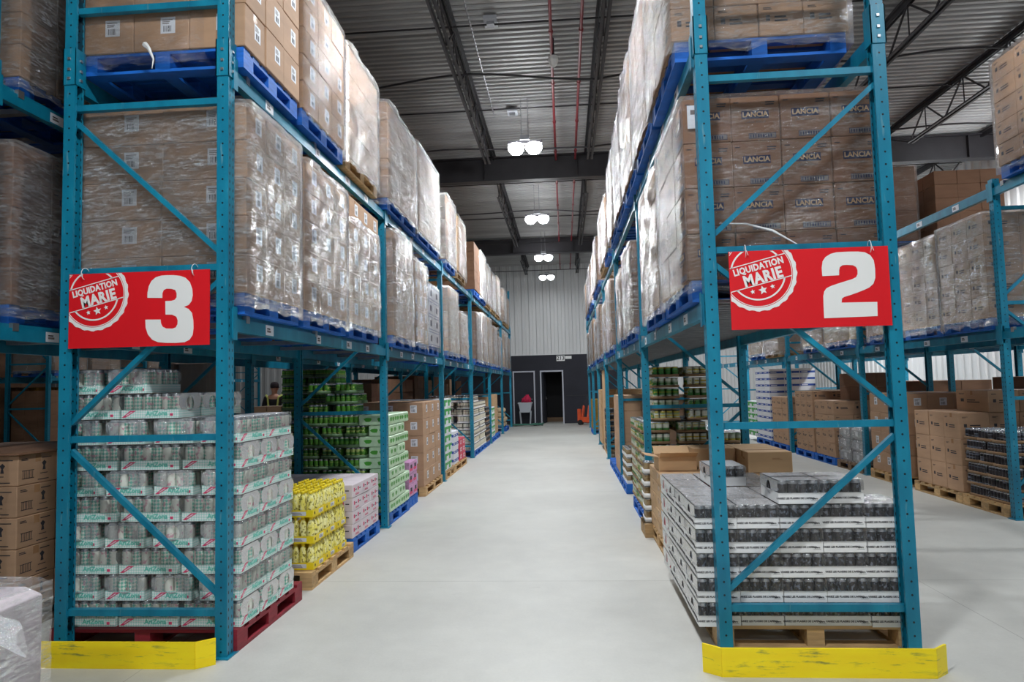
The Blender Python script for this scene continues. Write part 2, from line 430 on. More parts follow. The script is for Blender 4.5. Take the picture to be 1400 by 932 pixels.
for i, (a, b) in enumerate((D1, D2)):
    mb = MB(); w = .055
    mb.box(a, y0-.03, 0, a+w, y1+.03, DH, M['frame_white']).box(b-w, y0-.03, 0, b, y1+.03, DH, M['frame_white']).box(a+w, y0-.03, DH-w, b-w, y1+.03, DH, M['frame_white'])
    struct('trim_%d' % (i+1), mb)
mb = MB().box(D1[0]+.055, y0+.03, .01, D1[1]-.055, y0+.07, DH-.055, bp); d1 = struct('door_1', mb)
MB().tube([(D1[1]-.12, y0-.02, 1.02), (D1[1]-.22, y0-.02, 1.02)], .012, M['bolt']).build('handle', d1)
o = MB().box(0, 0, .01, .04, .84, DH-.06, M['blackpaint']).build('door_2', loc=(D2[0]+.07, y1+.03, 0)); o['kind'] = 'structure'
o.rotation_euler = (0, 0, -.14)
MB().tube([(.06, .74, 1.02), (.06, .62, 1.02)], .014, M['bolt']).box(.04, .7, .96, .045, .78, 1.1, M['bolt']).build('handle', o)
mb = MB().box(BX0, y0-.02, 2.82, BX1, y1+.04, 2.86, M['wallsheet']); struct('trim_3', mb)
# plate with 213
t = thing('unit_number_plate', 'white number plate reading 213 above the right doorway', 'sign', (-.15, y0-.012, 2.56))
MB().box(-.16, 0, 0, .18, .01, .22, M['white']).box(.2, 0, .08, .46, .01, .2, M['white']).build('plate', t)
link('digits', text_mesh('213', .22, M['print'], .004), t, (.01, -.004, .11))

# ------------------------------------------------------------------ roof steel
GY = (6.1, 14.45, 22.75)
for j, y in enumerate(GY):
    mb = MB(); b = M['blacksteel']
    mb.box(XW0, y-.1, 6.0, XW1, y+.1, 6.025, b).box(XW0, y-.1, 6.5, XW1, y+.1, 6.525, b).box(XW0, y-.008, 6.025, XW1, y+.008, 6.5, b)
    for x in range(-22, 9, 2): mb.box(x-.005+.4, y-.09, 6.025, x+.405, y+.09, 6.5, b)
    tag(mb.build('roof_girder'), ('dark steel roof girder nearest the camera', 'dark steel roof girder crossing behind the nearest ceiling lamp', 'dark steel roof girder crossing far down the aisle')[j], 'girder', 'roof girders')
def joist(L):
    k = ('joist', round(L, 2))
    if k in CACHE: return CACHE[k]
    b = M['blacksteel']; tc = MB(); bc = MB(); web = MB()
    for s in (-1, 1):
        tc.box(s*.04-.02, 0, 6.525, s*.04+.02, L, 6.56, b); tc.box(s*.022-.004, 0, 6.46, s*.022+.004, L, 6.53, b)
        bc.box(s*.04-.02, 1.2, 6.0, s*.04+.02, L-1.2, 6.008, b); bc.box(s*.022-.004, 1.2, 6.0, s*.022+.004, L-1.2, 6.05, b)
    n = max(2, int(round((L-2.4)/1.2))); st = (L-2.4)/n
    web.bar((0, .1, 6.5), (0, 1.2, 6.03), .02, .02, b).bar((0, L-.1, 6.5), (0, L-1.2, 6.03), .02, .02, b)
    for i in range(n):
        a = 1.2+i*st
        web.bar((0, a, 6.02), (0, a+st/2, 6.5), .022, .022, b).bar((0, a+st/2, 6.5), (0, a+st, 6.02), .022, .022, b)
        web.bar((0, a+st/2, 6.5), (0, a+st/2, 6.04), .014, .014, b)
    CACHE[k] = (tc.mesh('top_chord'), bc.mesh('bottom_chord'), web.mesh('web')); return CACHE[k]
spans = [(6.1, 14.45), (14.45, 22.75), (22.75, 28.25)]
for ix in range(-4, 6):
    x = -1.4+2.02*ix
    for k, (a, b) in enumerate(spans):
        if ix < -2 and k > 0: continue
        where = ('nearest roof bay', 'middle roof bay', 'far roof bay')[k]
        t = thing('roof_joist', 'open web steel joist, %s from the left, in the %s' % (ORD[ix+4] if ix+4 < 10 else 'last', where), 'joist', (x, a, 0), 0, 'open web roof joists')
        for nm, me in zip(('top_chord', 'bottom_chord', 'web'), joist(b-a)): link(nm, me, t)
for j, y in enumerate((8.9, 9.75, 11.75, 12.8, 16.2, 17.6, 19.6, 21.2, 24.6, 26.4)):
    mb = MB(); bow = j in (1, 3, 5)
    pts = [(-15 if not bow else -9, y, 6.03 if not bow else 6.25)]
    for i in range(60):
        x = -9+.31*i; pts.append((x, y+(.1*math.sin(x*1.9+j) if bow else 0), (6.06+.1*abs(math.cos((x+1.4)*PI/4.04)) if bow else (6.48 if j % 2 == 0 else 6.06))))
    mb.tube(pts, .014 if not bow else .017, M['blacksteel'], 6)
    tag(mb.build('bridging_rod'), '%s dark rod crossing the roof joists, counted from the near end' % ORD[j], 'roof rod', 'rods crossing the joists')
for x, w in ((-.05, 'left'), (.36, 'right')):
    mb = MB().tube([(x, 6, 6.38), (x, 14.3, 6.38)], .022, M['redpipe'])
    mb.tube([(x, 14.6, 6.38), (x, 28.2, 6.38)], .022, M['redpipe'])
    for y in (7.4, 9, 10.6, 12.2, 13.8, 16, 18, 20, 22, 24.5, 27): mb.tube([(x, y-.03, 6.38), (x, y+.03, 6.38)], .032, M['redpipe'])
    tag(mb.build('sprinkler_pipe'), '%s of two thin red sprinkler pipes under the roof deck' % w, 'pipe', 'red roof pipes')
mb = MB()
for i in range(46): mb.tube([(-1.12, 7.5+i*.095, 6.42), (-1.12, 7.57+i*.095, 6.42)], .012, M['steelgrey'], 6)
tag(mb.build('chain'), 'thin pale chain running along under the roof deck', 'chain')
t = thing('ceiling_sensor', 'small white domed sensor hanging from the red pipe', 'sensor', (-.03, 9.6, 6.2))
MB().lathe([(.07, .12, M['white']), (.075, .06, M['white']), (.05, .0, M['white']), (.02, -.03, M['white'])][::-1], 12).build('dome', t)
MB().tube([(0, 0, .1), (0, 0, .4)], .02, M['blacksteel']).build('stem', t)
for x, y, l in ((-.86, 8.9, 'pale square plate on the roof deck beside the chain, nearer'), (-.8, 12.0, 'pale square plate on the roof deck near the first lamp')):
    tag(MB().box(-.09, -.12, 0, .09, .12, .05, M['greyplastic']).box(-.05, -.05, -.04, .05, .05, 0, M['steelgrey']).build('ceiling_plate', loc=(x, y, 6.5)), l, 'ceiling plate')
# lamps
def emis(name, st):
    m = bpy.data.materials.new(name); g = G(m); g.b.inputs['Emission Color'].default_value = (.93, .97, 1, 1); g.b.inputs['Emission Strength'].default_value = st
    g.b.inputs['Base Color'].default_value = (.9, .9, .9, 1); return m
M['lamp'] = emis('lit lens', 60)
def lamp_meshes():
    h = MB().box(-.3, -.05, .05, .3, .05, .1, M['blacksteel']).box(-.08, -.1, .1, .08, .1, .18, M['steelgrey'])
    le = [MB().lathe([(.03, -.13, M['lamp']), (.09, -.11, M['lamp']), (.135, -.05, M['lamp']), (.145, .0, M['lamp']), (.11, .05, M['lamp'])], 20, (s*.155, 0, 0)) for s in (-1, 1)]
    r = MB().tube([(-.06, 0, .18), (-.06, 0, .9)], .006, M['steelgrey']).tube([(.06, 0, .18), (.06, 0, .9)], .006, M['steelgrey'])
    return h.mesh('housing'), [x.mesh('lens') for x in le], r.mesh('hanger')
LM = lamp_meshes()
rowname = {-.57: 'over the main aisle', 3.4: 'over the aisle right of rack two', -6.4: 'over the aisle left of rack three', 8.4: 'by the right wall', -10.5: 'far to the left'}
ALS = {}
def lens_for(me, fac):
    if fac >= .85: return me
    k = ('lens', me.name, fac)
    if k not in CACHE:
        if ('lm', fac) not in CACHE: CACHE[('lm', fac)] = emis('lit lens dimmer', 60*fac)
        c = me.copy(); c.materials[0] = CACHE[('lm', fac)]; CACHE[k] = c
    return CACHE[k]
def area(f):
    if f not in ALS:
        al = bpy.data.lights.new('lamp_light', 'AREA'); al.shape = 'RECTANGLE'; al.size = .6; al.size_y = .26; al.energy = LAMP_W*f; al.color = (.93, .97, 1); ALS[f] = al
    return ALS[f]
for x, ys in LAMP_ROWS.items():
    for j, (y, fac) in enumerate(ys):
        t = thing('ceiling_lamp', 'glowing twin lens lamp, %s from the camera end, %s' % (ORD[j], rowname[x]), 'lamp', (x, y, 5.74), 0, 'high bay lamps')
        ho = link('housing', LM[0], t); link('hanger', LM[2], t)
        for q in LM[1]: link('lens', lens_for(q, fac), ho)
        lo = bpy.data.objects.new('lamp_light', area(fac)); C.objects.link(lo); lo.location = (0, 0, -.12); lo.parent = t

# ------------------------------------------------------------------ rack builders
ZA, ZB = 2.09, 3.70
def post_mesh(h, sx):
    """C section post, web at +sx side, open towards -sx"""
    k = ('post', h, sx)
    if k in CACHE: return CACHE[k]
    m = M['teal_holes']; mb = MB(); w = .0375; d = .04; t = .003
    def b(x0, y0, x1, y1):
        xs = sorted((x0*sx, x1*sx)); mb.box(xs[0], y0, 0, xs[1], y1, h, m)
    b(w-t, -d, w, d); b(-w, -d, w-t, -d+t); b(-w, d-t, w-t, d); b(-w, -d+t, -w+t, -d+.018); b(-w, d-.018, -w+t, d-t)
    CACHE[k] = mb.mesh('post'); return CACHE[k]
ZBR = (.26, 1.32, 2.38, 3.45)
def frame_meshes(D, tall, flip):
    k = ('frame', D, tall, flip)
    if k in CACHE: return CACHE[k]
    m = M['teal']; out = []; a = .075; i0, i1 = a-.01, D-a+.01
    zs = list(ZBR)+([4.1, 5.2] if tall else [])
    for z in zs: out.append(('horizontal_brace', MB().box(i0, -.02, z-.02, i1, .02, z+.02, m).mesh('horizontal_brace')))
    dg = [((i0, .36), (i1, 1.25)), ((i1, 1.42), (i0, 2.3)), ((i0, 2.47), (i1, 3.36))]+([((i0, 4.2), (i1, 5.1))] if tall else [])
    for (x0, z0), (x1, z1) in dg:
        if flip: x0, x1 = D-x0, D-x1
        out.append(('diagonal_brace', MB().bar((x0, 0, z0), (x1, 0, z1), .03, .034, m, up=(0, 1, 0)).mesh('diagonal_brace')))
    CACHE[k] = out; return out
FOOT = MB().box(-.06, -.07, 0, .06, .07, .008, M['teal']).lathe([(.01, .008, M['bolt']), (.01, .022, M['bolt'])], 6, (-.045, .05, 0)).mesh('foot_plate')
FOOTB = MB().box(-.05, -.052, 0, .05, .052, .12, M['teal']).mesh('post_sleeve')
def splice_mesh():
    m = M['teal_holes']; mb = MB()
    mb.box(-.045, -.047, -.12, -.0375, .047, .12, M['teal']).box(-.045, -.047, -.12, .045, -.0405, .12, M['teal']).box(.0385, -.047, -.12, .045, .047, .12, M['teal'])
    for z in (-.08, -.02, .05): mb.lathe([(.009, -.012, M['bolt']), (.009, 0, M['bolt'])], 8, (0, 0, 0)) if 0 else mb.box(.045, -.008, z-.008, .052, .008, z+.008, M['bolt']).box(-.008, -.055, z-.008, .008, -.047, z+.008, M['bolt'])
    return mb.mesh('splice_plate')
SPL = splice_mesh()
def upright(x0, x1, y, tall, label, group):
    """posts at x0 (low x, outer face) and x1 (high x, outer face); front face at y"""
    D = x1-x0; h = 5.3 if tall else 3.78
    t = thing('upright_frame', label, 'rack frame', (x0, y+.04, 0), 0, group)
    for px, s in ((.0375, -1), (D-.0375, 1)):
        po = link('post', post_mesh(h, s), t, (px, 0, 0)); link('foot_plate', FOOT, po)
        if tall: link('splice_plate', SPL, po, (0, 0, 3.72), 0 if s > 0 else PI*0)
    for nm, me in frame_meshes(round(D, 3), tall, x0 < 0): link(nm, me, t)
def beam_meshes(L, tags):
    k = ('beam', round(L, 3), tags)
    if k in CACHE: return CACHE[k]
    m = M['teal']; mb = MB()
    mb.box(-.025, 0, -.115, .025, L, -.03, m).box(-.025, 0, -.03, .0, L, 0, m)
    br = MB().box(.0, -.03, -.16, .008+.025, .0, .03, m).box(.033, -.04, -.17, .037, .012, .04, m)
    br2 = MB().box(.0, L, -.16, .033, L+.03, .03, m).box(.033, L-.012, -.17, .037, L+.04, .04, m)
    tg = None
    if tags:
        r = random.Random(L*100+tags); tg = []
        for i in range(4):
            y = L*(.12+.22*i)+r.random()*.2
            q = MB().box(.0255, y, -.105, .027, y+.1+.05*r.random(), -.035, M['paper'])
            q.box(.0271, y+.02, -.085, .0275, y+.08, -.07, M['greyprint']).box(.0271, y+.02, -.065, .0275, y+.07, -.055, M['print'])
            tg.append(q.mesh('shelf_tag'))
        c = MB()
        for y in (.15, L*.38): c.box(.0, y, -.05, .029, y+.05, .004, M['bolt'])
        tg.append(c.mesh('clip'))
    CACHE[k] = (mb.mesh('beam_bar'), br.mesh('end_bracket'), br2.mesh('end_bracket'), tg); return CACHE[k]
def beam(x, y, L, z, side, label, group, tags=0):
    t = thing('pallet_beam', label, 'rack beam', (x, y, z), 0, group)
    a, b, c, tg = beam_meshes(L, tags)
    obs = [link('beam_bar', a, t), link('end_bracket', b, t), link('end_bracket', c, t)]
    for q in (tg or []): link(q.name.split('.')[0], q, obs[0])
    if side < 0:
        t.rotation_euler = (0, 0, PI); t.location = (x, y+L, z)
BARM = {}
def support_bar(x0, x1, y, z, label, group):
    k = round(x1-x0, 3)
    if k not in BARM: BARM[k] = MB().box(0, -.03, -.035, k, .03, -.004, M['steelgrey']).box(0, -.034, -.004, k, .034, 0, M['steelgrey']).mesh('support_bar')
    tag(link('support_bar', BARM[k], None, (x0, y, z)), label, 'support bar', group)
def rack(name, x0, x1, y0, pitch, nb, tall_idx, bars=0, near_from=0, faces=(1, 1), top=True):
    for k in range(nb+1):
        lab = '%s teal upright frame of the %s' % (ORD[k], name)
        if k == 0 and name.startswith('rack hung'): lab = 'punched teal end frame behind the red sign, ' + name
        upright(x0, x1, y0+pitch*k, k in tall_idx, lab, 'frames of the '+name)
    for k in range(nb):
        ya = y0+pitch*k+.08; L = pitch-.08
        for z, lv in ((ZA, 'middle'), (ZB, 'top')):
            for x, s, w in ((x1-.02, 1, 'right'), (x0+.02, -1, 'left')):
                tg = (1+k % 3) if ((x0 < 0) == (s > 0) and k < 5) else 0
                beam(x, ya, L, z, s, 'teal %s beam, %s level, %s bay of the %s' % (w, lv, ORD[k], name), 'beams of the '+name, tg)
            if k < bars:
                for q in range(4):
                    support_bar(x0+.05, x1-.05, ya+L*(.12+.25*q), z-.012, '%s grey support bar, %s level, %s bay, %s' % (ORD[q], lv, ORD[k], name), 'support bars of the '+name)
def shelf_deck(x0, x1, y, L, z, label):
    mb = MB(); g_ = M['steelgrey']; n = int(L/.15)
    mb.box(x0, y, z-.004, x1, y+L, z, g_)
    for i in range(n): mb.box(x0, y+L*i/n+.02, z-.02, x1, y+L*i/n+.05, z-.004, g_)
    tag(mb.build('shelf_deck'), label, 'shelf deck', 'ribbed shelf decks')
LX0, LX1, LY0, LP = -3.17, -2.07, 4.06, 3.74
RX0, RX1, RY0, RP = .857, 1.985, 4.15, 3.49
rack('rack hung with sign three', LX0, LX1, LY0, LP, 6, (0, 6), 2)
rack('rack hung with sign two', RX0, RX1, RY0, RP, 6, (0, 6), 0)
for k in range(6): shelf_deck(RX0+.05, RX1-.05, RY0+.1+RP*k, RP-.12, ZA-.001, 'ribbed steel shelf deck, middle level, %s bay, rack with sign two' % ORD[k])
rack('rack backing onto rack three', -4.8, -3.69, LY0, LP, 6, (0,), 1)
rack('rack across the right aisle', 4.85, 5.98, 4.23, 3.69, 5, (), 1)
rack('rack by the right wall', 6.25, 7.38, 7.92, 3.69, 3, ())
rack('distant rack on the far left', -13.3, -12.2, 15.3, 3.74, 3, ())
rack('hindmost rack on the far left', -14.7, -13.6, 15.3, 3.74, 3, ())

# ------------------------------------------------------------------ pallets
def pallet_meshes(m, W_, D_, near):
    k = ('pal', m.name, round(W_, 2), round(D_, 2), near)
    if k in CACHE: return CACHE[k]
    top = MB(); n = 7; bw = .095
    for i in range(n):
        y = (D_-bw)*i/(n-1); top.box(0, y, .117, W_, y+bw, .137, m)
    for x in (0, W_/2-.05, W_-.1): top.box(x, 0, .099, x+.1, D_, .117, m)
    blk = MB(); bm = []
    for x in (0, W_/2-.05, W_-.1):
        for y in (0, D_/2-.07, D_-.14):
            blk.box(x, y, .02, x+.1, y+.14, .099, m); bm.append((x, y))
    bot = MB()
    for x in (0, W_/2-.05, W_-.1): bot.box(x, 0, 0, x+.1, D_, .02, m)
    for y in (0, D_-.1): bot.box(.1, y, 0, W_/2-.05, y+.1, .019, m).box(W_/2+.05, y, 0, W_-.1, y+.1, .019, m)
    if near: r = (top.mesh('top_deck'), bot.mesh('bottom_deck'), MB().box(0, 0, 0, .1, .14, .079, m).mesh('block'), bm)
    else:
        for a in (blk, bot):
            k0 = len(top.v); top.v += a.v; top.f += [tuple(k0+i for i in f) for f in a.f]; top.mi += a.mi
        r = top.mesh('shipping_pallet')
    CACHE[k] = r; return r
def pallet(x0, y0, z, W_, D_, m, label, near=True, group=None):
    r = pallet_meshes(M[m], W_, D_, near)
    if not near: return tag(link('shipping_pallet', r, None, (x0, y0, z)), label, 'pallet', group)
    t = thing('shipping_pallet', label, 'pallet', (x0, y0, z), 0, group)
    link('top_deck', r[0], t); link('bottom_deck', r[1], t)
    for x, y in r[3]: link('block', r[2], t, (x, y, .02))
    return t

# ------------------------------------------------------------------ cartons
STY = {  # body material, adjective
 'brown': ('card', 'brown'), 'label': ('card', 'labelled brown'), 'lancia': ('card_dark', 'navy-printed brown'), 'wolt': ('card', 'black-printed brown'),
 'dark': ('card_dark', 'dark brown'), 'tan': ('card_tan', 'tan'), 'pink': ('pinkwhite', 'pink-printed white'), 'bluewhite': ('whitecard', 'blue-banded white'),
 'purple': ('purple', 'lilac'), 'red': ('redpack', 'pinkish red'), 'green': ('whitecard', 'green-banded white'), 'yellow': ('yellowcard', 'yellow'),
 'printed': ('card', 'printed brown'), 'silver': ('whitecard', 'blue-lined white')}
def carton_body(w, d, h, sty):
    k = ('cb', w, d, h, sty)
    if k in CACHE: return CACHE[k]
    m = M[STY[sty][0]]; mb = MB().cbox(0, 0, 0, w, d, h, m, .005)
    e = .0006
    # centre tape seam on top and over the ends
    if sty not in ('purple', 'red', 'pink', 'green', 'bluewhite', 'silver'):
        mb.box(.006, d/2-.025, h, w-.006, d/2+.025, h+e, M['tape'])
        mb.box(-e, d/2-.025, h-.06, 0, d/2+.025, h-.006, M['tape']).box(w, d/2-.025, h-.06, w+e, d/2+.025, h-.006, M['tape'])
    CACHE[k] = mb.mesh('carton_body'); return CACHE[k]
def strokes(mb, x, z, w, h, n, m, y=-.0012, vert=False):
    r = random.Random(int((w+h)*1e4)+n)
    for i in range(n):
        if vert:
            a = x+w*i/n; mb.box(a, y, z, a+w/n*(.3+.4*r.random()), -.0002, z+h, m)
        else:
            b = z+h*i/n; mb.box(x, y, b, x+w*(.6+.4*r.random()), -.0002, b+h/n*.5, m)
def face_print(w, h, sty):
    """print on the face y=0, x 0..w, z 0..h, facing -y"""
    k = ('fp', round(w, 3), round(h, 3), sty)
    if k in CACHE: return CACHE[k]
    mb = MB(); P = M['print']; GP = M['greyprint']
    if sty == 'label':
        lw, lh = min(.1, w*.3), .11; x0 = w*.62-lw/2; z0 = h*.5-.03
        mb.box(x0, -.001, z0, x0+lw, -.0002, z0+lh, M['paper']); strokes(mb, x0+.012, z0+.065, lw-.024, .035, 3, GP, -.0016); strokes(mb, x0+.02, z0+.012, lw-.04, .04, 6, P, -.0016, True)
    elif sty == 'lancia':
        bw = w*.56; x0 = w*.22; z0 = h*.5
        mb.box(x0, -.001, z0, x0+bw, -.0002, z0+.052, M['navy'])
        tm = text_mesh('LANCIA', .045, M['card_tan'], .0012); tb = text_mesh('LARGE SHELLS', .02, GP, 0)
        j = joined([(mb.mesh('t'), Matrix()), (tm, T(x0+bw/2, -.0016, z0+.026)), (tb, T(x0+bw/2, -.001, z0-.022))]); mb = j
        mb.box(x0+.04, -.001, z0-.13, x0+.04+bw, -.0002, z0-.095, M['navy']); mb.box(x0+.043, -.0014, z0-.127, x0+.037+bw, -.0009, z0-.098, M['greyprint'])
        strokes(mb, x0+.05, z0-.123, bw-.03, .02, 9, M['navy'], -.0018, True)
        strokes(mb, w*.72, h-.06, w*.2, .03, 2, P); strokes(mb, w*.06, h-.04, w*.16, .012, 1, P)
    elif sty == 'wolt':
        strokes(mb, w*.08, h*.8, w*.18, .02, 2, P); strokes(mb, w*.6, h*.82, w*.3, .012, 1, P)
        # crate grid symbol
        for q in range(7): mb.box(w*.12+q*w*.04, -.001, h*.2, w*.12+q*w*.04+.004, -.0002, h*.48, P)
        mb.box(w*.1, -.001, h*.2, w*.4, -.0002, h*.22, P).box(w*.1, -.001, h*.46, w*.4, -.0002, h*.48, P)
        # standing figure symbol
        mb.prism([(w*.62, h*.42), (w*.7, h*.42), (w*.68, h*.56), (w*.72, h*.66), (w*.66, h*.74), (w*.6, h*.66), (w*.64, h*.56)], -.001, -.0002, P)
        strokes(mb, w*.56, h*.3, w*.2, .01, 1, P); strokes(mb, w*.5, h*.1, w*.34, .012, 1, P)
    elif sty == 'pink':
        for i in range(2):
            x = w*(.12+.42*i); mb.box(x, -.001, h*.45, x+.035, -.0002, h*.45+.035, M['pinkprint']); mb.box(x+.05, -.001, h*.52, x+.05+w*.14, -.0002, h*.52+.01, P)
        strokes(mb, w*.3, h*.15, w*.4, .02, 2, M['pinkprint'])
    elif sty == 'bluewhite': mb.box(0.006, -.001, h*.3, w-.006, -.0002, h*.62, M['blueprint']); mb.box(w*.1, -.0014, h*.4, w*.5, -.0008, h*.52, M['paper'])
    elif sty == 'green': mb.box(.006, -.001, h*.55, w-.006, -.0002, h*.85, M['greenprint']); mb.box(w*.2, -.0013, h*.15, w*.6, -.0002, h*.57, M['greenprint'])
    elif sty == 'silver':
        mb.box(.006, -.001, h*.9, w-.006, -.0002, h*.93, M['blueprint']); mb.box(.006, -.001, h*.07, w-.006, -.0002, h*.1, M['blueprint']); mb.box(w*.45, -.001, h*.3, w*.7, -.0002, h*.7, M['navy'])
    elif sty == 'printed':
        mb.box(w*.15, -.001, h*.45, w*.25, -.0002, h*.45+.04, P); strokes(mb, w*.35, h*.42, w*.4, .05, 2, P); strokes(mb, w*.1, h*.8, w*.2, .02, 2, P)
    elif sty == 'red': mb.box(w*.2, -.001, h*.25, w*.75, -.0002, h*.75, M['paper']); mb.box(w*.3, -.0014, h*.35, w*.65, -.0008, h*.65, M['redpack'])
    elif sty == 'purple': mb.box(w*.1, -.001, h*.2, w*.8, -.0002, h*.45, M['pinkprint']); mb.box(w*.3, -.0012, h*.42, w*.7, -.0002, h*.75, M['print'])
    elif sty == 'tan': strokes(mb, w*.55, h*.62, w*.25, .02, 2, M['tape'])
    else: CACHE[k] = None; return None
    CACHE[k] = mb.mesh('printing'); return CACHE[k]
CART = []   # gathered, then the largest in view are built one by one
def q3(v): return round(v, 3)
def grid(xa, xb, ya, yb, z0, h, nx, ny, nz, sty, side, where, sparse=None, lay0=0, jit=.004, special=None):
    """side: +1 aisle face at xb, -1 aisle face at xa"""
    w = q3((xb-xa)/nx-.004); d = q3((yb-ya)/ny-.004); hh = q3(h/nz-.002)
    for iz in range(nz):
        for iy in range(ny):
            for ix in range(nx):
                if sparse and not sparse(ix, iy, iz): continue
                st = sty
                if special: st = special(ix, iy, iz) or sty
                ai = (ix == nx-1) if side > 0 else (ix == 0)
                vis = iy == 0 or ai or (iz == nz-1 and z0+h < 1.55) or bool(sparse)
                x = xa+(xb-xa)*ix/nx+RND.uniform(-jit, jit); y = ya+(yb-ya)*iy/ny+RND.uniform(-jit, jit); z = z0+h*iz/nz
                fac = 'aisle' if (ai and iy > 0) else 'end'
                col = iy if fac == 'aisle' else ix
                deep = '' if (iy == 0 or ai) else 'inner '
                lab = '%s carton, %s layer, %s in %s row, %s' % (STY[st][1], ORD[iz+lay0], ORD[col], fac, where) if not deep else '%s carton, %s row %s from left, atop %s' % (STY[st][1], ORD[iy], ORD[ix], where)
                cx, cy, cz = x+w/2, y+d/2, z+hh/2
                dist = math.sqrt(cx*cx+cy*cy+(cz-H)**2)
                u = (cx/cy) if cy > .2 else 9
                inview = -.86 < u < .72 and (cz-H)/cy < .64
                score = (w*hh if iy == 0 else 0)+(d*hh*abs(cx)/dist if ai else 0)+(w*d*.2 if iz == nz-1 and cz < H else 0)
                CART.append(dict(p=(x, y, z), s=(w, d, hh), sty=st, lab=lab, grp='%s cartons, %s' % (STY[st][1], where), vis=vis and inview, sc=score/dist**2, front=iy == 0 or bool(sparse), side=side if ai or bool(sparse) else 0))
def build_cartons(limit):
    vis = sorted([c for c in CART if c['vis']], key=lambda c: -c['sc'])
    solo, rest = vis[:limit], vis[limit:]+[c for c in CART if not c['vis']]
    for c in solo:
        w, d, h = c['s']
        t = thing('cardboard_carton', c['lab'], 'carton', c['p'], RND.uniform(-.006, .006), c['grp'])
        bo = link('carton_body', carton_body(w, d, h, c['sty']), t)
        if c['front']:
            fp = face_print(w, h, c['sty'])
            if fp: link('printing', fp, bo)
        if c['side']:
            fp = face_print(d, h, c['sty'])
            if fp: link('printing', fp, bo, (w if c['side'] > 0 else 0, 0 if c['side'] > 0 else d, 0), PI/2*c['side'])
    mb = MB()
    for c in rest:
        w, d, h = c['s']; x, y, z = c['p']
        mb.cbox(x, y, z, x+w, y+d, z+h, M[STY[c['sty']][0]], .004)
        if c['vis'] and c['sty'] not in ('brown', 'dark', 'yellow'):
            parts = []
            if c['front']: parts.append((w, T(x, y, z)))
            if c['side']: parts.append((d, T(x+(w if c['side'] > 0 else 0), y+(0 if c['side'] > 0 else d), z, PI/2*c['side'])))
            for ww, mx in parts:
                fp = face_print(ww, h, c['sty'] if c['sty'] != 'lancia' else 'printed')
                if fp:
                    j = joined([(fp, mx)]); k0 = len(mb.v); mb.v += j.v; mb.f += [tuple(k0+i for i in f) for f in j.f]; mb.mi += [mb.mid(j.mats[i]) for i in j.mi]
    tag(mb.build('cardboard_cartons'), 'all remaining smaller cartons stacked on the racks further down the warehouse', 'cartons', None, 'stuff')
    return len(solo), len(rest)

# stretch film shells
def wrap_variant(i, crump):
    mb = MB(); m = M['film_clear'] if i in (0, 3) else (M['film'] if i < 4 else M['film_thick']); mi = mb.mid(m); N = 14; K = 16
    def P(u, v):  # around, up
        a = u*4; s = int(a) % 4; t = a-int(a); e = .006+.0
        pts = [(0, 0), (1, 0), (1, 1), (0, 1)]; x0, y0 = pts[s]; x1, y1 = pts[(s+1) % 4]
        x = x0+(x1-x0)*t; y = y0+(y1-y0)*t
        nx, ny = ((0, -1), (1, 0), (0, 1), (-1, 0))[s]
        n = noise.noise(Vector((x*3+i*7, y*3, v*4)))*crump+noise.noise(Vector((x*9+i*7, y*9, v*13)))*crump*.5
        edge = min(t, 1-t)*2; out = .012+abs(n)*min(1, edge*3+.2)
        zz = v
        if v == 0: zz = -.05+.05*noise.noise(Vector((x*6+i, y*6, 3)))
        return (x+nx*out+(.008*(1 if x > .5 else -1)), y+ny*out+.008*(1 if y > .5 else -1), zz*1.01)
    n4 = N*4
    for k in range(K+1):
        for j in range(n4): mb.v.append(P(j/n4, k/K))
    for k in range(K):
        for j in range(n4):
            a = k*n4+j; b = k*n4+(j+1) % n4; mb.f.append((a, b, b+n4, a+n4)); mb.mi.append(mi)
    # top ring inwards
    k0 = len(mb.v)
    for j in range(n4):
        x, y, z = mb.v[K*n4+j]; mb.v.append((.5+(x-.5)*.75, .5+(y-.5)*.75, 1.005))
    for j in range(n4):
        a = K*n4+j; b = K*n4+(j+1) % n4; mb.f.append((a, b, k0+(j+1) % n4, k0+j)); mb.mi.append(mi)
    return mb.mesh('stretch_wrap', True)
WV = [wrap_variant(0, .01), wrap_variant(1, .03), wrap_variant(2, .045), wrap_variant(3, .02), wrap_variant(4, .03), wrap_variant(5, .05)]
def wrap(xa, xb, ya, yb, z0, z1, v, where):
    o = link('stretch_wrap', WV[v % 6], None, (xa, ya, z0)); o.scale = (xb-xa, yb-ya, z1-z0)
    tag(o, '%s stretch film around %s' % (('smooth clear', 'wrinkled clear', 'crumpled clear', 'tight clear', 'milky wrinkled', 'milky crumpled')[v % 6], where), 'stretch film', 'stretch films on loads')
def load(xa, xb, ya, yb, z, top, n, sty, side, pal, wv, where, near=True, special=None, wfrac=None, sparse=None):
    pallet(xa+.02, ya+.01, z, round(xb-xa-.04, 2), round(yb-ya-.02, 2), pal, '%s pallet under %s' % ({'bluewood': 'blue', 'wood': 'raw wood', 'redwood': 'red', 'oldwood': 'weathered'}[pal], where), near, 'pallets under loads')
    grid(xa, xb, ya, yb, z+.138, top-z-.138, n[0], n[1], n[2], sty, side, where, special=special, sparse=sparse)
    if wv is not None:
        a, b = wfrac or (-.02, 1.)
        hh = top-z-.138; wrap(xa, xb, ya, yb, z+.138+hh*max(a, 0)-.03, z+.14+hh*b, wv, where)

